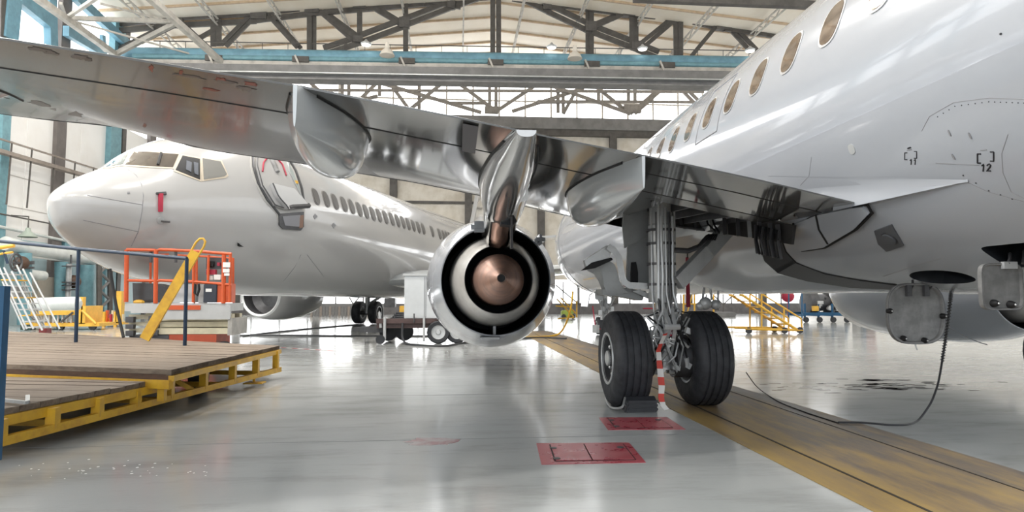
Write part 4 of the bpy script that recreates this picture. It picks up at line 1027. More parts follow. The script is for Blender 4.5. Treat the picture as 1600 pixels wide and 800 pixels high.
for k in (-1, 1): wheel(bg, k * .22, 4.0, .34, .34, .2, k, BM, 24, False)
rows = []
for Y in (8.5, 10, 12, 16, 20, 22):
    w = 1.2 * math.sin(PI * min(1, max(.05, (Y - 8.2) / 14))) ; rows.append([(w * math.cos(a), Y, 1.62 - .26 * math.sin(-a) * -1 * (w / 1.2)) for a in (PI + PI * i / 10 for i in range(11))])
MB(BM).grid(rows).build('keel_fairing', cream_paint, bg, 60)

# ================================================================ THINGS ON THE FLOOR
# wooden docking platform with yellow frame
ZD, ZL = .50, .37
D1, D2, D3, D4 = fl(-160, 508, ZD), fl(437, 540, ZD), fl(268, 578, ZD), fl(-160, 564, ZD)
dock = empty('docking_platform', fl(300, 590, 0), 'low plank-topped yellow steel docking platform with lower step, at left', 'platform')
def clip(poly, n, d0, d1):
    for s_, d in ((1, d0), (-1, d1)):
        out = []
        for a, b in zip(poly, poly[1:] + poly[:1]):
            fa, fb = s_ * (a.dot(n) - d), s_ * (b.dot(n) - d)
            if fa >= 0: out.append(a)
            if fa * fb < 0: out.append(a + (b - a) * (fa / (fa - fb)))
        poly = out
        if len(poly) < 3: return None
    return poly
def planks(poly, dirv, w, th, name='plank'):
    d = dirv.normalized(); n = V((-d.y, d.x, 0)); ds = [p.dot(n) for p in poly]; k = min(ds); r2 = random.Random(5)
    while k < max(ds):
        q = clip(poly, n, k + .004, min(k + w, max(ds)) - .004)
        if q:
            dz = r2.uniform(-.006, .006)
            MB().prism([p + V((0, 0, dz)) for p in q], (0, 0, -th)).build(name, deck_wood, dock)
        k += w
planks([D1, D2, D3, D4], D3 - D4, .21, .05)
L1, L2, L3 = fl(-160, 583, ZL), fl(263, 590, ZL), fl(-4, 641, ZL)
L4 = L3 + (L1 - L2).normalized() * 2.2; L1 = L4 + (L2 - L3)
planks([L1, L2, L3, L4], L2 - L1, .2, .05)
dn_ = V((0, 0, -1))
MB().prism([D4 + dn_ * .05, D3 + dn_ * .05, D3 + dn_ * .11, D4 + dn_ * .11], (0, .04, 0)).build('fascia_board', fascia_wood, dock)
MB().prism([D3 + dn_ * .0, D2 + dn_ * .0, D2 + dn_ * .055, D3 + dn_ * .055], (-.05, 0, -.001)).build('edge_board', deck_wood, dock)
MB().bar(D4 + dn_ * .15, D3 + dn_ * .15, .06, .09).build('front_beam', yellow, dock)
B0, B2 = fl(-3, 691, .14), fl(437, 577, .14)
MB().bar(B0, B2, .06, .07).build('bottom_rail', yellow, dock)
MB().bar(D3 + V((0, 0, -.09)), D2 + V((0, 0, -.09)), .06, .06).build('top_rail', yellow, dock)
MB().bar(L3 + V((0, 0, -.09)), L2 + V((0, 0, -.09)), .06, .08).build('top_rail', yellow, dock)
MB().bar(B0, V((L4.x, L4.y, .14)), .06, .07).build('bottom_rail', yellow, dock)
MB().bar(L3 + V((0, 0, -.09)), L4 + V((0, 0, -.09)), .06, .08).build('top_rail', yellow, dock); MB().bar(L4 + V((0, 0, -.09)), L1 + V((0, 0, -.09)), .06, .08).build('top_rail', yellow, dock)
def rail_at(px):
    d = ray(px, 600); a, b = B0.xy, B2.xy; u = b - a
    t = (d.x * a.y - d.y * a.x) / (d.y * u.x - d.x * u.y); return B0 + (B2 - B0) * t
for px in (431, 400, 364, 319, 266, 214, 155, 86, 3):
    p = rail_at(px); zt = ZD - .07 if px > 262 else ZL - .06
    MB().bb(p.x - .05, p.x + .03, p.y - .03, p.y + .05, .14, zt).build('post', yellow, dock)
for px in (60, 160, 240):
    p = lerp(D4, D3, px / 268 * .4 + .6); MB().bar(p + V((0, .1, -.05)), p + V((0, .1, -.34)), .07, .07).build('post', yellow, dock)
MB().bar(rail_at(272) + V((-.3, .3, .26)), rail_at(305), .05, .05).build('brace', yellow, dock)
for t in (.15, .4, .65, .9):
    p = lerp(B0, B2, t); MB().bar(p, p + (L1 - L2).normalized() * 2.0, .06, .06).build('cross_beam', yellow, dock)
MB().bar(B0 + (L1 - L2).normalized() * 1.4 + V((0, 0, .05)), B2 + (L1 - L2).normalized() * 1.4 + V((0, 0, .05)), .08, .08).build('under_beam', mat('brown_under_beam', (.18, .11, .05), .6, 0, var=.3), dock)
p = rail_at(352) + V((-.45, .3, 0)); MB().lathe([(-.08, .06), (-.08, .2), (.08, .2), (.08, .06)], (p.x, p.y, .2), (1, .1, 0), 24, True).build('wheel', rubber2, dock)
p = rail_at(300) + V((-1.6, .9, 0)); MB().lathe([(-.08, .06), (-.08, .2), (.08, .2), (.08, .06)], (p.x, p.y, .2), (1, .1, 0), 24, True).build('wheel', rubber2, dock)
p = rail_at(200) + V((-2.2, 1.6, -.03)); MB().lathe([(-.08, .06), (-.08, .2), (.08, .2), (.08, .06)], (p.x, p.y, .2), (1, .1, 0), 24, True).build('wheel', rubber2, dock)
p = rail_at(399); jf = MB(); jf.bar((p.x - .02, p.y, .14), (p.x - .02, p.y, .05), .03, .03); jf.bb(p.x - .14, p.x + .12, p.y - .1, p.y + .1, .03, .045); jf.build('jack_foot', yellow, dock)
m_ = MB(); m_.bar(fl(5, 625, ZL + .03), fl(42, 629, ZL + .03), .025, .025); m_.bar(fl(43, 621, ZL + .04), fl(43, 630, ZL + .005), .03, .05); m_.build('latch_bar', grey_metal, dock)
# blue guard rails on the platform
gr_ = empty('guard_rail', fl(124, 520, ZD), 'dark blue tubular guard rail along the far edge of the platform', 'railing')
q = [fl(-40, 516, ZD), fl(119, 520, ZD), fl(289, 529, ZD)]
q = [at(-40, 516, 12.2), at(119, 524, 11.4), at(289, 529, 10.5)]; q = [V((p.x, p.y, ZD)) for p in q]
t_ = [at(-40, 373, q[0].y), at(123, 389, q[1].y), at(292, 404, q[2].y)]
MB().tube(t_, .03, 8).build('top_rail', blue, gr_)
for a, b in zip(q[1:], t_[1:]): MB().tube([a, b], .03, 8).build('post', blue, gr_)
pb = at(-2, 680, 4.55)
MB().bb(pb.x - .06, pb.x + .008, pb.y - .03, pb.y + .03, .18, at(0, 447, 4.55).z).build('corner_post', blue2, label='thick blue post standing at the near left corner of the platform', cat='post')
sp_ = empty('tow_bar', fl(228, 529, ZD), 'long yellow bar with looped handle leaning over the blue rail', 'bar')
a, b = at(226, 530, 11.25), at(306, 393, 11.35)
MB().bar(a, b, .16, .05, (0, 1, 0)).build('bar', yellow, sp_)
d = (b - a).normalized(); s_ = d.cross(V((0, 1, 0))).normalized() * .075
MB().tube([b - s_, b - s_ + d * .14, b - s_ * .7 + d * .22, b + d * .25, b + s_ * .7 + d * .22, b + s_ + d * .14, b + s_], .02, 8).build('loop_handle', yellow, sp_)
MB().tube([at(172, 420, 11.2), at(181, 475, 11.2), at(193, 527, 11.0)], .025, 8).build('prop_rod', black, label='thin black rod leaning behind the platform beside the orange lift', cat='rod')

# orange scissor lift
LY = 12.9
lift = empty('scissor_lift', at(280, 545, LY), 'orange railed scissor lift parked behind the plank platform', 'scissor lift')
def lb(nm, x0, y0, x1, y1, m_, dy0=0., dy1=.9, bev=.0):
    a, b = at(x0, y0, LY), at(x1, y1, LY)
    return MB().bb(a.x, b.x, LY + dy0, LY + dy1, min(a.z, b.z), max(a.z, b.z)).build(nm, m_, lift, bevel=bev)
def lt(nm, pts, r, m_=orange, dy=0., parent=None): return MB().tube([at(x, y, LY) + V((0, dy, 0)) for x, y in pts], r, 8).build(nm, m_, parent or lift)
bk_ = lb('platform_deck', 195, 474, 360, 486, light_grey, 0, .75)
lb('platform_skirt', 258, 478, 360, 499, light_grey, -.02, .04); lb('platform_skirt', 206, 475, 252, 489, light_grey, -.03, .05)
lb('orange_band', 260, 477, 314, 484, orange, -.04, -.01)
for k, (y0, y1) in enumerate(((491, 501), (503, 511), (513, 522))):
    lb('scissor_arm', 240, y0, 361, y1, cream_beam, .05 + .05 * (k % 2), .2); lb('scissor_arm', 196, y0 + 1, 244, y1 - 2, cream_beam, .12, .25)
    lb('pivot_block', 196, y0 + 4, 208, y1 + 3, dark_metal, .0, .1); lb('pivot_block', 232, y0 + 3, 246, y1 + 2, dark_metal, .0, .1); lb('scissor_arm', 200, y0, 355, y1, cream_beam, .7, .85)
lb('end_plate', 356, 497, 362, 524, mat('worn_grey_plate', (.45, .43, .40), .5, 0, var=.3), 0, .9)
lb('chassis', 262, 523, 336, 545, mat('red_orange_paint', (.50, .09, .04), .5, 0, var=.25), .05, .8)
lb('chassis', 200, 524, 262, 545, dark_metal, .05, .8)
for x in (346, 226):
    p = at(x, 531, LY); MB().lathe([(-.09, .05), (-.1, .17), (-.06, .2), (.06, .2), (.1, .17), (.09, .05)], (p.x, LY + .1, .2), (.15, 1, 0), 20, True).build('wheel', rubber2, lift)
for y in (392, 440):
    lt('guard_rail', [(198, y - 2), (243, y - 1), (244, y), (250, y - 2), (300, y), (362, y + 5)], .03 if y < 400 else .028)
lt('guard_rail', [(252, 395), (310, 398), (346, 401)], .02, orange, .65)
lt('guard_rail', [(200, 396), (240, 394)], .022, orange, .65)
for (x, y0, y1, r) in ((197, 390, 472, .042), (243, 390, 474, .042), (302, 394, 473, .03), (349, 398, 474, .042), (325, 398, 442, .025), (359, 398, 473, .03)):
    lt('upright', [(x + 1, y0), (x, y1)], r)
for (x, y0, y1, r) in ((210, 396, 472, .024), (346, 400, 472, .024), (286, 396, 472, .024)): lt('upright', [(x, y0), (x, y1)], r, orange, .65)
for x in (234, 273): lt('hanger', [(x, 392), (x, 410)], .03, dark_metal, .05)
cb = lb('control_box', 319, 402, 346, 420, dark_metal, .1, .35)
for (x, y, w, h, m_) in ((321, 421, 14, 8, red), (323, 431, 8, 6, board_white), (333, 429, 10, 8, board_white), (338, 410, 4, 5, red), (322, 412, 5, 5, black), (326, 408, 6, 8, black)):
    a, b = at(x, y, LY), at(x + w, y + h, LY); MB().bb(a.x, b.x, LY + .04, LY + .14, a.z, b.z).build('control_part', m_, cb)
for (x0, y0, x1, y1) in ((350, 410, 361, 418), (350, 420, 360, 426), (352, 427, 360, 431)): lb('paper_notice', x0, y0, x1, y1, board_white, -.06, -.05)
lb('battery_case', 319, 444, 339, 473, mat('navy_case', (.03, .035, .05), .4), -.03, .25, .01); lb('paper_notice', 323, 451, 332, 456, board_white, -.05, -.035)
lb('kick_panel', 338, 443, 359, 473, orange, .0, .3)
lb('grey_bin', 262, 444, 298, 473, light_grey, .2, .6, .01); lb('grey_panel', 304, 444, 320, 473, light_grey, .2, .5)
m_ = MB(); m_.prism([at(x, y, LY + .3) for x, y in ((207, 442), (240, 443), (266, 450), (258, 473), (208, 472))], (0, .5, 0)); m_.build('plastic_cover', mat('black_plastic_sheet', (.05, .05, .052), .3, 0, var=.3), lift)
lt('hose_loop', [(306, 444), (305, 458), (309, 462), (312, 452), (311, 444)], .025, black, -.02)
m_ = MB(); m_.ball(at(217, 472, LY + .1), .07, 8, 6, (1.6, 1, .7)); m_.build('rag', yellow2, lift)

# ground power cart
GPY = 17.7
gpu = empty('ground_power_cart', fl(650, 535), 'pale grey boxy cabinet on a dark two-axle trailer behind the engine', 'cart')
a, b = at(632, 428, GPY), at(632, 498, GPY)
cab = MB().bb(a.x, a.x + 2.2, GPY, GPY + 1.3, b.z, a.z).build('cabinet', mat('cabinet_grey', (.62, .64, .65), .45, 0, var=.08, scale=2), gpu, bevel=.015)
MB().bb(a.x - .04, a.x + 2.24, GPY - .04, GPY + 1.34, a.z - .05, a.z + .01).build('lid', light_grey, gpu)
for x in (a.x + .54, a.x + .58): MB().bb(x, x + .015, GPY - .008, GPY + .01, b.z + .03, a.z - .08).build('door_joint', seam_m, cab)
tr0 = at(588, 508, GPY)
MB().bb(tr0.x, a.x + 2.2, GPY + .05, GPY + 1.2, .42, .62).build('trailer_bed', mat('maroon_brown', (.10, .06, .055), .5, 0, var=.3), gpu)
MB().bb(tr0.x, a.x + .9, GPY - .05, GPY + .05, .55, .68).build('side_rail', mat('maroon_brown', (.1, .06, .055)), gpu)
p = at(548, 515, GPY); m_ = MB(); m_.bar((tr0.x, GPY + .3, .42), (p.x, GPY + .5, .36), .1, .1); m_.bar((tr0.x, GPY + .9, .42), (p.x, GPY + .6, .36), .1, .1); m_.bar((p.x + .2, GPY + .5, .37), (p.x + .9, GPY + .5, .36), .45, .14); m_.build('drawbar', dark_metal, gpu)
for (x, dy) in ((685, 0), (714, 0.1)):
    p = at(x, 518, GPY); w = MB().lathe([(-.1, .19), (-.11, .28), (-.07, .31), (.07, .31), (.11, .28), (.1, .19)], (p.x, GPY - .02 + dy, .31), (0, 1, 0), 28).build('tyre', rubber2, gpu)
    MB().lathe([(-.1, .195), (-.06, .17), (-.05, .08), (-.09, .05), (-.09, .002)], (p.x, GPY - .02 + dy, .31), (0, 1, 0), 24).build('wheel_hub', light_metal, w)
for x in (607, 632):
    p = at(x, 520, GPY + .9); w = MB().lathe([(-.09, .1), (-.1, .25), (.1, .25), (.09, .1)], (p.x, GPY + .95, .27), (0, 1, 0), 24, True).build('tyre', rubber2, gpu)
p = at(595, 533, GPY - .1); w = MB().lathe([(-.04, .05), (-.05, .12), (.05, .12), (.04, .05)], (p.x, GPY - .2, .125), (0, 1, .0), 20, True).build('jockey_wheel', rubber2, gpu)
MB().tube([(p.x + .1, GPY - .12, .12), (p.x + .1, GPY - .12, .72)], .04, 8).build('jack_post', light_metal, gpu)
MB().tube([at(593, 488, GPY), at(595, 512, GPY)], .04, 8).build('brake_lever', light_metal, gpu)
for x in (662, 663): MB().tube([at(x, 495, GPY - .1), at(x, 533, GPY - .1)], .025, 8).build('support_leg', light_metal, gpu)
m_ = MB()
for k in range(4): m_.tube([(tr0.x + .85 + .5 * math.cos(i * .5) * (1 - k * .1), GPY + .45 + .3 * math.sin(i * .5), .66 + .05 * k) for i in range(13)], .035, 6)
m_.build('coiled_cable', rubber2, gpu)
MB().tube([at(616, 490, GPY), at(616, 505, GPY)], .02, 6).build('stake', dark_metal, gpu); MB().tube([at(647, 490, GPY - .1), at(647, 504, GPY - .1)], .02, 6).build('stake', dark_metal, gpu)
def cable(nm, pts, r, m_, lab, cat='cable'):
    P = []
    for i, (a, b) in enumerate(zip(pts, pts[1:])):
        for k in range(5): P.append(lerp(V(a), V(b), k / 5))
    P.append(V(pts[-1]))
    for _ in range(3): P = [P[0]] + [(P[i - 1] + P[i] * 2 + P[i + 1]) / 4 for i in range(1, len(P) - 1)] + [P[-1]]
    return MB().tube(P, r, 8).build(nm, m_, label=lab, cat=cat)
G = lambda x, y: fl(x, y, .02)
cable('power_cable', [at(629, 505, GPY - .1), at(628, 528, GPY - .2), G(634, 538), G(665, 540), G(700, 541), G(720, 536), G(760, 532), G(835, 527), G(885, 529)], .03, rubber2, 'dark cable looping from the grey cart along the floor')
cable('power_cable', [G(380, 525), G(430, 519), G(500, 512), G(560, 507)], .03, rubber2, 'dark cable lying diagonally toward the far airliner wheels')
cable('power_cable', [G(375, 524), G(470, 524), G(560, 525), G(680, 525)], .025, rubber2, 'straight dark cable lying across the floor behind the cart')
cable('air_hose', [at(895, 455, 20), at(893, 480, 20), at(884, 508, 20.4), G(873, 524), G(840, 527), G(790, 528)], .03, yellow, 'yellow hose dropping to the floor right of the engine', 'hose')

# chock, warning tape, hatches, hoses by the near wheels
ck = empty('wheel_chock', fl(1002, 645), 'black ribbed rubber chock behind the left near wheel', 'chock')
p = fl(979, 645); q = fl(1029, 645)
MB().prism([(p.x, p.y, .0), (p.x, p.y + .02, .12), (p.x, p.y + .1, .165), (p.x, p.y + .2, .12), (p.x, p.y + .24, 0)], (q.x - p.x, 0, 0)).build('body', rubber2, ck, bevel=.008)
for z in (.035, .075, .115): MB().bb(p.x + .02, q.x + .002, p.y - .012 + z * .1, p.y + .02, z - .012, z + .012).build('ridge', rubber2, ck)
MB().tube([(p.x - .01, p.y + .06, .12), (p.x - .01, p.y - .01, .08), (p.x - .01, p.y + .02, .01), (p.x - .01, p.y + .1, .02), (p.x - .01, p.y + .06, .12)], .012, 6).build('end_loop', dark_metal, ck)
cable('chock_rope', [(p.x, p.y + .06, .15), fl(973, 638, .1), fl(955, 638, .02), fl(947, 628, .02), fl(947, 615, .05)], .012, grey_metal, 'grey rope loop tied from the black chock around the left near wheel', 'rope')
tp = MB(); pts = [(1040, 522), (1034, 535), (1029, 548), (1030, 565), (1032, 585), (1034, 605), (1033, 622), (1036, 634), (1042, 641)]
rows = []
for x, y in pts:
    c = at(x, y, 6.98); tw = math.sin(y * .05); rows.append([c + V((-.03, -.015 * tw, 0)), c + V((.03, .02 * tw, .012))])
rows = [[r[0], r[1], r[1] + V((0, .004, 0)), r[0] + V((0, .004, 0))] for r in rows]
tp.grid(rows, close_u=True, caps=True).build('warning_tape', tape_m, label='red and white striped tape hanging between the near wheels', cat='tape')
def hatch(c4, lab, splits):
    P = [fl(x, y) for x, y in c4]
    h = empty('floor_hatch', sum(P, V()) / 4, lab, 'hatch')
    def pt(u, v): return lerp(lerp(P[0], P[1], u), lerp(P[3], P[2], u), v)
    MB().prism([pt(0, 0), pt(1, 0), pt(1, 1), pt(0, 1)], (0, 0, .004)).build('frame', red_floor, h)
    for a, b in zip(splits, splits[1:]):
        m_ = MB().prism([pt(a + .006, .1), pt(b - .006, .1), pt(b - .006, .88), pt(a + .006, .88)], (0, 0, .009)).build('cover', red_floor, h)
        k = MB()
        for (u0, v0, u1, v1) in ((a, .09, b, .09), (a, .89, b, .89), (a, .09, a, .89), (b, .09, b, .89)): k.bar(pt(u0, v0) + V((0, 0, .0045)), pt(u1, v1) + V((0, 0, .0045)), .012, .003)
        k.build('joint', black, h)
    for u, v in ((splits[0] + .02, .3), (splits[0] + .02, .8), (splits[-1] - .06, .3)): MB().lathe([(0, .03), (.004, .03), (.005, .015)], pt(u, v) + V((0, 0, .009)), (0, 0, 1), 12, True).build('lifting_eye', dark_metal, h)
hatch([(838, 693), (983, 692), (1009, 723), (846, 726)], 'scuffed red painted floor hatch with two covers, nearer of the two', [.14, .5, .92])
hatch([(936, 653), (1042, 652), (1071, 671), (950, 672)], 'deep red painted floor hatch just below the black chock', [.12, .5, .86])
rr = random.Random(11); m_ = MB(); pol = []
for i in range(26):
    a = 2 * PI * i / 26; k = rr.uniform(.7, 1.1); pol.append(fl(676 + 46 * math.cos(a) * k, 690 - 6.5 * math.sin(a) * k))
m_.prism(pol, (0, 0, .002)).build('trim_4', red_worn, kind='structure')
s = MB()
for k in range(70):
    x = rr.gauss(1370, 95); y = rr.gauss(603, 5); c = fl(x, y); n = 8; sz = rr.uniform(.02, .12) * math.exp(-abs(x - 1370) / 200)
    s.prism([c + V((sz * 2.2 * math.cos(2 * PI * i / n) * rr.uniform(.5, 1.2), sz * math.sin(2 * PI * i / n) * rr.uniform(.5, 1.2), 0)) for i in range(n)], (0, 0, .0015))
s.build('oil_spots', mat('oil_black', (.015, .015, .015), .25), label='scattered black oil spots on the shiny floor beyond the lane', cat='stain', kind='stuff')
s = MB()
for k in range(40):
    x = rr.uniform(30, 330); y = rr.gauss(735, 8); c = fl(x, y); n = 6; sz = rr.uniform(.003, .012)
    s.prism([c + V((sz * math.cos(2 * PI * i / n), sz * math.sin(2 * PI * i / n), 0)) for i in range(n)], (0, 0, .0015))
s.build('paint_specks', board_white, label='tiny white paint specks on the floor below the platform', cat='stain', kind='stuff')
for (x0, y0, x1, y1, lab) in ((400, 506, 455, 507.5, 'short dashed red and white floor tape beyond the far airliner nose wheel'), (436, 543, 535, 549, 'dashed red and white floor tape right of the plank platform')):
    a, b = fl(x0, y0), fl(x1, y1); MB().bar(a + V((0, 0, .002)), b + V((0, 0, .002)), .08, .003).build('floor_tape', tape_floor, label=lab, cat='tape')
hp_ = [at(1487, 443, 5.6), at(1485, 470, 5.65), at(1479, 520, 5.8), at(1472, 565, 5.95), at(1466, 600, 6.0), at(1455, 630, 6.08), fl(1436, 657, .04), fl(1420, 664, .02), fl(1385, 664, .02), fl(1350, 660, .02), fl(1310, 660, .02)]
hose_ = cable('drain_hose', hp_, .010, rubber2, 'black hose hanging from the open belly hatch onto the floor', 'hose')
co = MB(); P = []
for i in range(len(hp_[:4]) - 1):
    for k in range(90):
        t = k / 90; c = lerp(hp_[i], hp_[i + 1], t); a = (i * 90 + k) * .75; P.append(c + V((.015 * math.cos(a), .015 * math.sin(a), 0)))
ob = co.tube(P, .005, 5).build('spring_guard', dark_metal, hose_)
cable('ground_wire', [at(1166, 582, 7.0), fl(1182, 605, .01), fl(1215, 628, .01), fl(1260, 645, .01), fl(1310, 661, .01)], .006, black, 'thin black wire trailing over the lane behind the right near wheel', 'wire')

# far side, right: rolling stairs, engine stand, tool tower
ys = 21.6
st = empty('rolling_stairs', fl(1215, 523), 'yellow rolling stairs on casters beyond the right near wheel', 'stairs')
def tb(root, nm, pts, r, m_, Y=ys, dy=0.): return MB().tube([at(x, y, Y) + V((0, dy, 0)) for x, y in pts], r, 6).build(nm, m_, root)
for dy in (0, .9):
    tb(st, 'stringer', [(1150, 455), (1248, 517)], .05, yellow2, ys, dy); tb(st, 'handrail', [(1150, 440), (1160, 440), (1252, 498)], .03, yellow2, ys, dy); tb(st, 'post', [(1225, 482), (1225, 516)], .03, yellow2, ys, dy); tb(st, 'post', [(1252, 498), (1253, 516)], .03, yellow2, ys, dy); tb(st, 'post', [(1190, 460), (1190, 513)], .03, yellow2, ys, dy)
    tb(st, 'base_rail', [(1165, 514), (1254, 516)], .05, yellow2, ys, dy)
    tb(st, 'blue_post', [(1253, 455), (1253, 505)], .025, blue2, ys, dy)
for k in range(7):
    x = 1160 + k * 14; y = 462 + k * 9; p = at(x, y, ys); MB().bb(p.x - .12, p.x + .16, ys, ys + .9, p.z - .02, p.z + .02).build('tread', yellow2, st)
for x, dy in ((1226, 0), (1250, 0), (1230, .9), (1170, 0)):
    p = at(x, 521, ys); MB().lathe([(-.04, .03), (-.04, .11), (.04, .11), (.04, .03)], (p.x, ys + dy, .11), (0, 1, 0), 16, True).build('caster', rubber2, st)
Y = 31.0
es = empty('engine_stand', fl(1290, 499), 'blue steel stand carrying a bare aircraft engine, seen under the belly', 'engine stand')
a, b = at(1254, 498, Y), at(1325, 498, Y)
for dy in (0, 1.3): MB().bar((a.x, Y + dy, .42), (b.x, Y + dy, .42), .14, .16).build('beam', blue2, es)
for t in (.05, .35, .65, .95):
    x = lerp(a.x, b.x, t); MB().bar((x, Y, .36), (x, Y + 1.3, .36), .1, .1).build('cross_beam', blue2, es); MB().bar((x, Y, .1), (x, Y, .95), .09, .09).build('post', blue2, es)
    MB().lathe([(-.05, .03), (-.05, .14), (.05, .14), (.05, .03)], (x, Y - .1, .14), (0, 1, 0), 14, True).build('caster', rubber2, es)
m_ = at(1268, 476, Y); n_ = at(1322, 476, Y)
bare = MB().lathe([(0, .3), (.05, .62), (.45, .66), (.5, .45), (1.2, .42), (1.3, .62), (1.55, .68), (1.75, .66), (1.8, .3)], (m_.x, Y + .65, 1.0), (1, 0, 0), 28, True).build('bare_engine', dark_metal, es)
for i in range(12):
    p = V((lerp(m_.x, n_.x, rr.uniform(.1, .85)), Y + rr.uniform(-.05, .1), rr.uniform(.6, 1.35))); MB().box(p, (rr.uniform(.1, .35), .15, rr.uniform(.1, .25))).build('engine_box', rr.choice((light_metal, grey_metal, core_metal, yellow2, dark_metal)), bare)
MB().lathe([(0, .60), (.1, .70), (.16, .60)], (m_.x + 1.2, Y + .65, 1.0), (1, 0, 0), 28).build('ring', light_metal, bare)
Y = 32.0
tt = empty('hoist_tower', fl(1355, 498), 'red hoist head on a blue column beside the hanging round door', 'hoist')
def fb(root, nm, x0, y0, x1, y1, m_, Y, d=.4):
    a, b = at(x0, y0, Y), at(x1, y1, Y); return MB().bb(a.x, b.x, Y, Y + d, min(a.z, b.z), max(a.z, b.z)).build(nm, m_, root)
fb(tt, 'hoist_head', 1350, 458, 1368, 470, red, Y, .5); fb(tt, 'column', 1347, 458, 1353, 504.4, blue2, Y); fb(tt, 'column', 1337, 460, 1344, 504.4, steel_mid, Y); fb(tt, 'base', 1347, 484, 1368, 498, dark_metal, Y, .6); fb(tt, 'motor', 1354, 474, 1366, 486, fascia_wood, Y)
MB().prism([at(x, y, 30) for x, y in ((1368, 507), (1384, 458), (1386, 458), (1371, 507))], (0, .1, 0)).build('leaning_ladder', tarp, label='pale ladder leaning behind the hanging round door', cat='ladder')
p = at(1231, 463, 28); m_ = MB(); m_.ball(p, .28, 14, 9); m_.bar(p, V((p.x, p.y, 0)), .05, .05); m_.build('fire_bell', red, label='small red ball on a pole beyond the yellow stairs', cat='ball')
Y = 24
ws = empty('work_stand', fl(1100, 507), 'yellow tubular work stand seen behind the near landing gear', 'stand')
for x in (1068, 1085, 1115): tb(ws, 'post', [(x, 430), (x, 508)], .035, yellow2, Y)
for y in (450, 475, 505): tb(ws, 'rail', [(1068, y), (1115, y)], .03, yellow2, Y)
tb(ws, 'rail', [(1108, 511), (1220, 512)], .04, yellow2, Y)
tb(ws, 'post', [(1024, 440), (1024, 508)], .035, yellow2, Y); tb(ws, 'rail', [(1005, 482), (1030, 482)], .03, red, Y); tb(ws, 'brace', [(1068, 508), (1085, 450)], .025, yellow2, Y)
Y = 14.0
fe_ = empty('fire_extinguisher', at(1075, 482, Y), 'tall dark red flag strip hanging beside the near gear strut', 'flag')
m_ = MB(); m_.prism([at(1072, 402, 8.2), at(1076, 402, 8.2), at(1079, 480, 8.2), at(1073, 480, 8.2)], (0, .02, 0)); m_.build('streamer', red, fe_)
MB().tube([at(1074, 388, 8.2), at(1074, 403, 8.2)], .008, 5).build('cord', black, fe_)
fe_.name = 'streamer_flag'
Y = 27
ld = empty('step_ladder', fl(890, 505), 'yellow folding steps beyond the engine, right of it', 'ladder')
for a in ((870, 467, 897, 496), (876, 465, 900, 490), (897, 496, 872, 498), (901, 470, 901, 496), (893, 480, 868, 478)): tb(ld, 'rail', [(a[0], a[1]), (a[2], a[3])], .035, yellow2, Y)
p = fl(886, 498); m_ = MB(); m_.box(p + V((0, 0, .3)), (.7, .5, .4)); 
gm = empty('green_compressor', p, 'small green and yellow machine under the far belly', 'machine'); m_.build('body', mat('lime_green', (.30, .38, .06), .5), gm, bevel=.05)
for dx in (-.25, .3): MB().lathe([(-.05, .03), (-.05, .14), (.05, .14), (.05, .03)], p + V((dx, -.3, .14)), (0, 1, 0), 14, True).build('wheel', rubber2, gm)
wc = empty('traffic_post', fl(931, 522), 'small white striped post with red rope left of the near wheel', 'post')
tb(wc, 'post', [(931, 508), (931, 520)], .12, grey_metal, 20.5); tb(wc, 'rope', [(926, 478), (930, 508)], .02, red, 20.5); tb(wc, 'rope', [(932, 514), (944, 514)], .02, red, 20.5)
for (x0, x1, y0, y1, m_, lab) in ((1120, 1150, 488, 497, steel_mid, 'low grey box on the floor below the work stand rails'), (800 - 176, 636, 478, 492, yellow2, 'yellow cabinet far behind the grey power cart'), (600, 617, 466, 480, dark_metal, 'dark machine hung behind the far airliner wheels')):
    a, b = at(x0, y0, 40), at(x1, y1, 40); z0 = 0 if y1 > 485 else b.z
    MB().bb(a.x, b.x, 40, 41, z0, a.z).build('storage_cabinet', m_, label=lab, cat='cabinet', bevel=.03)
a, b = at(484, 479, 44), at(600, 494, 44); mx = empty('low_barrier', ((a.x + b.x) / 2, 44, 0), 'low rust brown and grey slatted barrier by the far wall', 'barrier')
n = 24
for i in range(n): MB().bb(lerp(a.x, b.x, i / n) + .03, lerp(a.x, b.x, (i + 1) / n) - .03, 44, 44.1, 0, a.z).build('slat', (rust, steel_mid)[i % 3 > 0], mx)
MB().bb(a.x, b.x, 44.02, 44.16, a.z, a.z + .15).build('top_rail', steel_mid, mx)
# low works outside the far glazing bars: bright-window bracing
s = empty('lattice_screen', at(1000, 460, 46.5), 'thin grey cross-bracing in front of the low far windows', 'bracing')
for (x0, y0, x1, y1) in ((868, 445, 905, 476), (905, 476, 940, 445), (880, 440, 880, 478), (905, 445, 905, 478), (540, 455, 552, 475), (552, 475, 570, 455), (1130, 450, 1130, 476), (1130, 476, 1155, 452), (1105, 452, 1130, 476), (880, 476, 880, 492), (905, 476, 905, 492), (552, 475, 552, 492), (1130, 476, 1130, 492)):
    tb(s, 'brace', [(x0, y0), (x1, y1)], .05, steel_dark, 46.5)

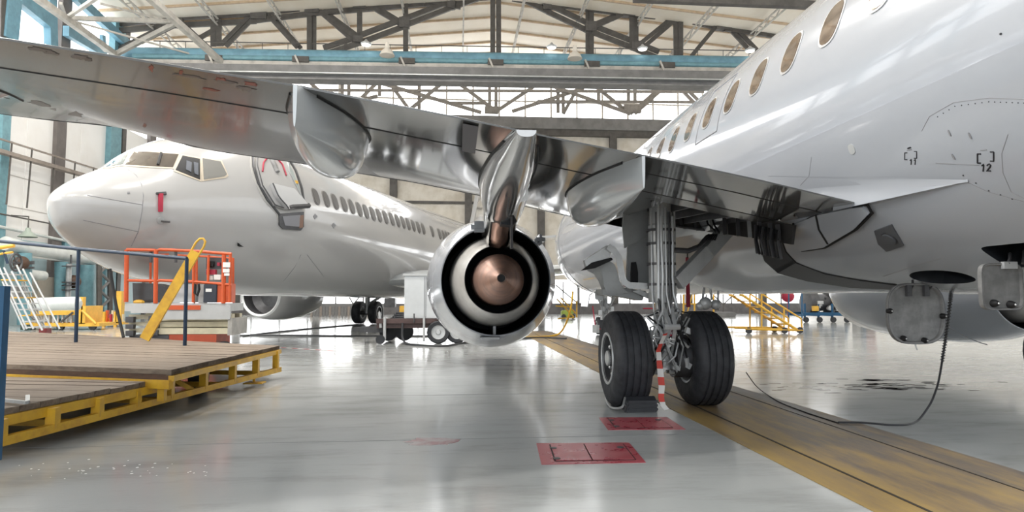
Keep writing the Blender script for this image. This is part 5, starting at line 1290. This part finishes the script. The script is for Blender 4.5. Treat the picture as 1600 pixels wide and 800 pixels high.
# far side, left: pipework along the wall, valve, stairs, yellow rack
def wt(nm, pts, r, m_, lab=None, root=None, off=.9, cat='pipe'):
    return MB().tube([atx(x, y, WX + off) for x, y in pts], r, 14).build(nm, m_, root, label=lab, cat=cat if lab else None)
wpk = empty('wall_pipework', atx(90, 470, WX + .9), 'pale and teal pipework with a brown handwheel valve along the left wall', 'pipework')
wt('main_pipe', [(8, 380), (30, 386), (150, 407), (215, 418)], .30, pipe_white, None, wpk)
wt('conduit', [(12, 396), (110, 409), (200, 424)], .05, board_white, None, wpk)
vp_ = MB().tube([atx(39, 395, WX + 1.2), atx(38, 507, WX + 1.2)], .26, 14).build('valve_pipe', teal, wpk)
MB().tube([atx(38, 408, WX + 1.2), atx(38, 413, WX + 1.2)], .36, 16).build('flange', dark_metal, vp_); MB().tube([atx(38, 417, WX + 1.2), atx(38, 420, WX + 1.2)], .36, 16).build('flange', dark_metal, vp_)
c = atx(33, 411, WX + 1.6); MB().ball(c, .3, 12, 8).build('valve_body', fascia_wood, vp_)
c2_ = atx(21, 410, WX + 1.9); m_ = MB(); m_.tube([c2_ + V((.1, .34 * math.cos(i * PI / 10), .34 * math.sin(i * PI / 10))) for i in range(21)], .045, 6)
for i in range(3): m_.bar(c2_ + V((.1, .32 * math.cos(i * PI / 3), .32 * math.sin(i * PI / 3))), c2_ + V((.1, -.32 * math.cos(i * PI / 3), -.32 * math.sin(i * PI / 3))), .04, .04)
m_.bar(c2_, c, .08, .08); m_.build('handwheel', dark_metal, vp_)
wt('side_pipe', [(40, 428), (68, 431)], .22, pipe_white, None, vp_, 1.0)
wt('riser_pipe', [(96, 409), (95, 497)], .28, teal, None, wpk)
wt('riser_pipe', [(134, 414), (133, 495)], .42, teal, None, wpk)
cabn = MB(); a, b = atx(65, 432, WX + .7), atx(90, 470, WX + .7); cabn.bb(WX + .02, WX + .55, a.y, b.y, 0, a.z); cabn.build('wall_cabinet', mat('beige_cladding', (.50, .44, .37), .6, 0, var=.2, stretch=(1, 8, 1)), label='beige ribbed cabinet below the brown wall post', cat='cabinet')
pp = empty('pump_pipe', atx(107, 468, WX + 1.5), 'thin grey standpipe with dark red flanges and a stem', 'pipe')
MB().tube([atx(108, 412, WX + 1.5), V((WX + 1.5, atx(107, 466, WX + 1.5).y, 0))], .12, 10).build('pipe', grey_metal, pp)
for y in (415, 440, 445, 452): MB().tube([atx(108, y, WX + 1.5), atx(108, y + 1.5, WX + 1.5)], .3, 14).build('flange', dark_metal, pp)
MB().ball(atx(115, 440, WX + 1.5), .32, 12, 8).build('pump', fascia_wood, pp); MB().tube([atx(111, 398, WX + 1.5), atx(111, 415, WX + 1.5)], .04, 6).build('stem', dark_metal, pp)
sc = empty('lattice_column', atx(164, 480, WX + 2), 'dark steel lattice column beside the orange lift', 'column')
for x in (155, 172): MB().tube([atx(x, 410, WX + 2), atx(x, 490, WX + 2)], .13, 8).build('upright', steel_dark, sc)
for k in range(5): MB().tube([atx(156 if k % 2 else 171, 412 + k * 14, WX + 2), atx(171 if k % 2 else 156, 426 + k * 14, WX + 2)], .07, 6).build('lace', steel_mid, sc)
Y = 24.0
big = empty('pressure_tank', at(80, 478, Y), 'long horizontal pale grey-green tank above the yellow rack', 'tank')
a, b = at(42, 476, Y), at(122, 474, Y); MB().tube([a + V((.15, 0, 0)), a + V((.16, 0, 0)), b, b + V((.1, 0, 0))], [.12, .24, .24, .1], 18).build('shell', pipe_white, big)
for t in (.2, .8): p = lerp(a, b, t); MB().bb(p.x - .06, p.x + .06, Y - .2, Y + .2, .9, p.z - .15).build('saddle', light_grey, big)
rk = empty('pallet_dolly', fl(90, 516), 'long orange-yellow wheeled rack below the pale tank', 'rack')
Yr = fl(90, 516).y
fb(rk, 'top_beam', 48, 486, 117, 492, yellow2, Yr, 1.2); fb(rk, 'bottom_beam', 32, 505, 155, 510, yellow2, Yr, 1.2); fb(rk, 'end_post', 118, 464, 128, 506, yellow2, Yr, .2); fb(rk, 'end_block', 127, 478, 133, 506, yellow2, Yr, 1.2)
for k in range(9): fb(rk, 'baluster', 54 + k * 7, 492, 56 + k * 7, 505, light_grey, Yr + .1, .05)
tb(rk, 'brace', [(48, 494), (64, 505)], .04, dark_metal, Yr - .05); tb(rk, 'brace', [(95, 503), (114, 488)], .04, dark_metal, Yr - .05); tb(rk, 'brace', [(128, 485), (150, 506)], .05, yellow2, Yr)
for x in (42, 92, 140): p = fl(x, 516); MB().lathe([(-.06, .04), (-.06, .13), (.06, .13), (.06, .04)], (p.x, Yr + .1, .13), (0, 1, 0), 14, True).build('caster', rubber2, rk)
pc = empty('parts_rack', fl(160, 514), 'cluttered yellow trolley with small jars and boxes near the lift', 'trolley')
Yp = fl(160, 514).y + 1.6
fb(pc, 'shelf', 158, 503, 192, 507, yellow2, Yp, .8); fb(pc, 'frame', 160, 487, 163, 512, yellow2, Yp, .1); fb(pc, 'frame', 178, 487, 181, 512, yellow2, Yp, .1); fb(pc, 'post', 182, 455, 188, 505, yellow2, Yp, .3)
for k in range(11): x = 159 + k * 3; fb(pc, 'jar', x, 503 - 6 - 6 * (k % 3), x + 2.5, 503, (cream_beam, board_white, orange, yellow2, red)[k % 5], Yp + .1 + .1 * (k % 2), .15)
fb(pc, 'base_block', 168, 510, 176, 515, dark_metal, Yp, .3)
ms = empty('maintenance_steps', fl(40, 518), 'pale aluminium maintenance steps with handrails at far left', 'stairs')
Ym = 17.0
for dy in (0, .7):
    for (a0, b0, a1, b1) in ((-4, 412, 42, 514), (6, 418, 52, 514), (4, 440, 38, 515), (18, 424, 66, 516)):
        tb(ms, 'stringer' if a0 < 5 else 'handrail', [(a0, b0), (a1, b1)], .022, light_metal, Ym, dy)
for k in range(10): x, y = 2 + k * 4.6, 428 + k * 9.3; p = at(x, y, Ym); MB().bb(p.x - .08, p.x + .12, Ym, Ym + .7, p.z - .015, p.z + .015).build('tread', (light_metal, yellow2)[k % 3 == 1], ms)
tb(ms, 'platform_rail', [(-8, 388), (22, 384)], .05, yellow2, Ym); tb(ms, 'platform_rail', [(-8, 398), (20, 394)], .03, yellow2, Ym); tb(ms, 'brace', [(6, 392), (12, 412)], .03, blue, Ym)
MB().box(at(18, 456, Ym + 1), (.5, .4, .3)).build('step_box', panel_grey, ms)
p = fl(30, 517); MB().box(p + V((0, .5, .12)), (.35, .35, .2)).build('tool_box', mat('dark_green', (.03, .06, .05), .5), label='small dark green box under the pale steps', cat='box')
p = fl(85, 522); MB().box(p + V((0, -.5, .12)), (.25, .3, .2)).build('tool_box', mat('dark_red', (.14, .02, .02), .5), label='small dark red box behind the plank deck', cat='box', bevel=.02)
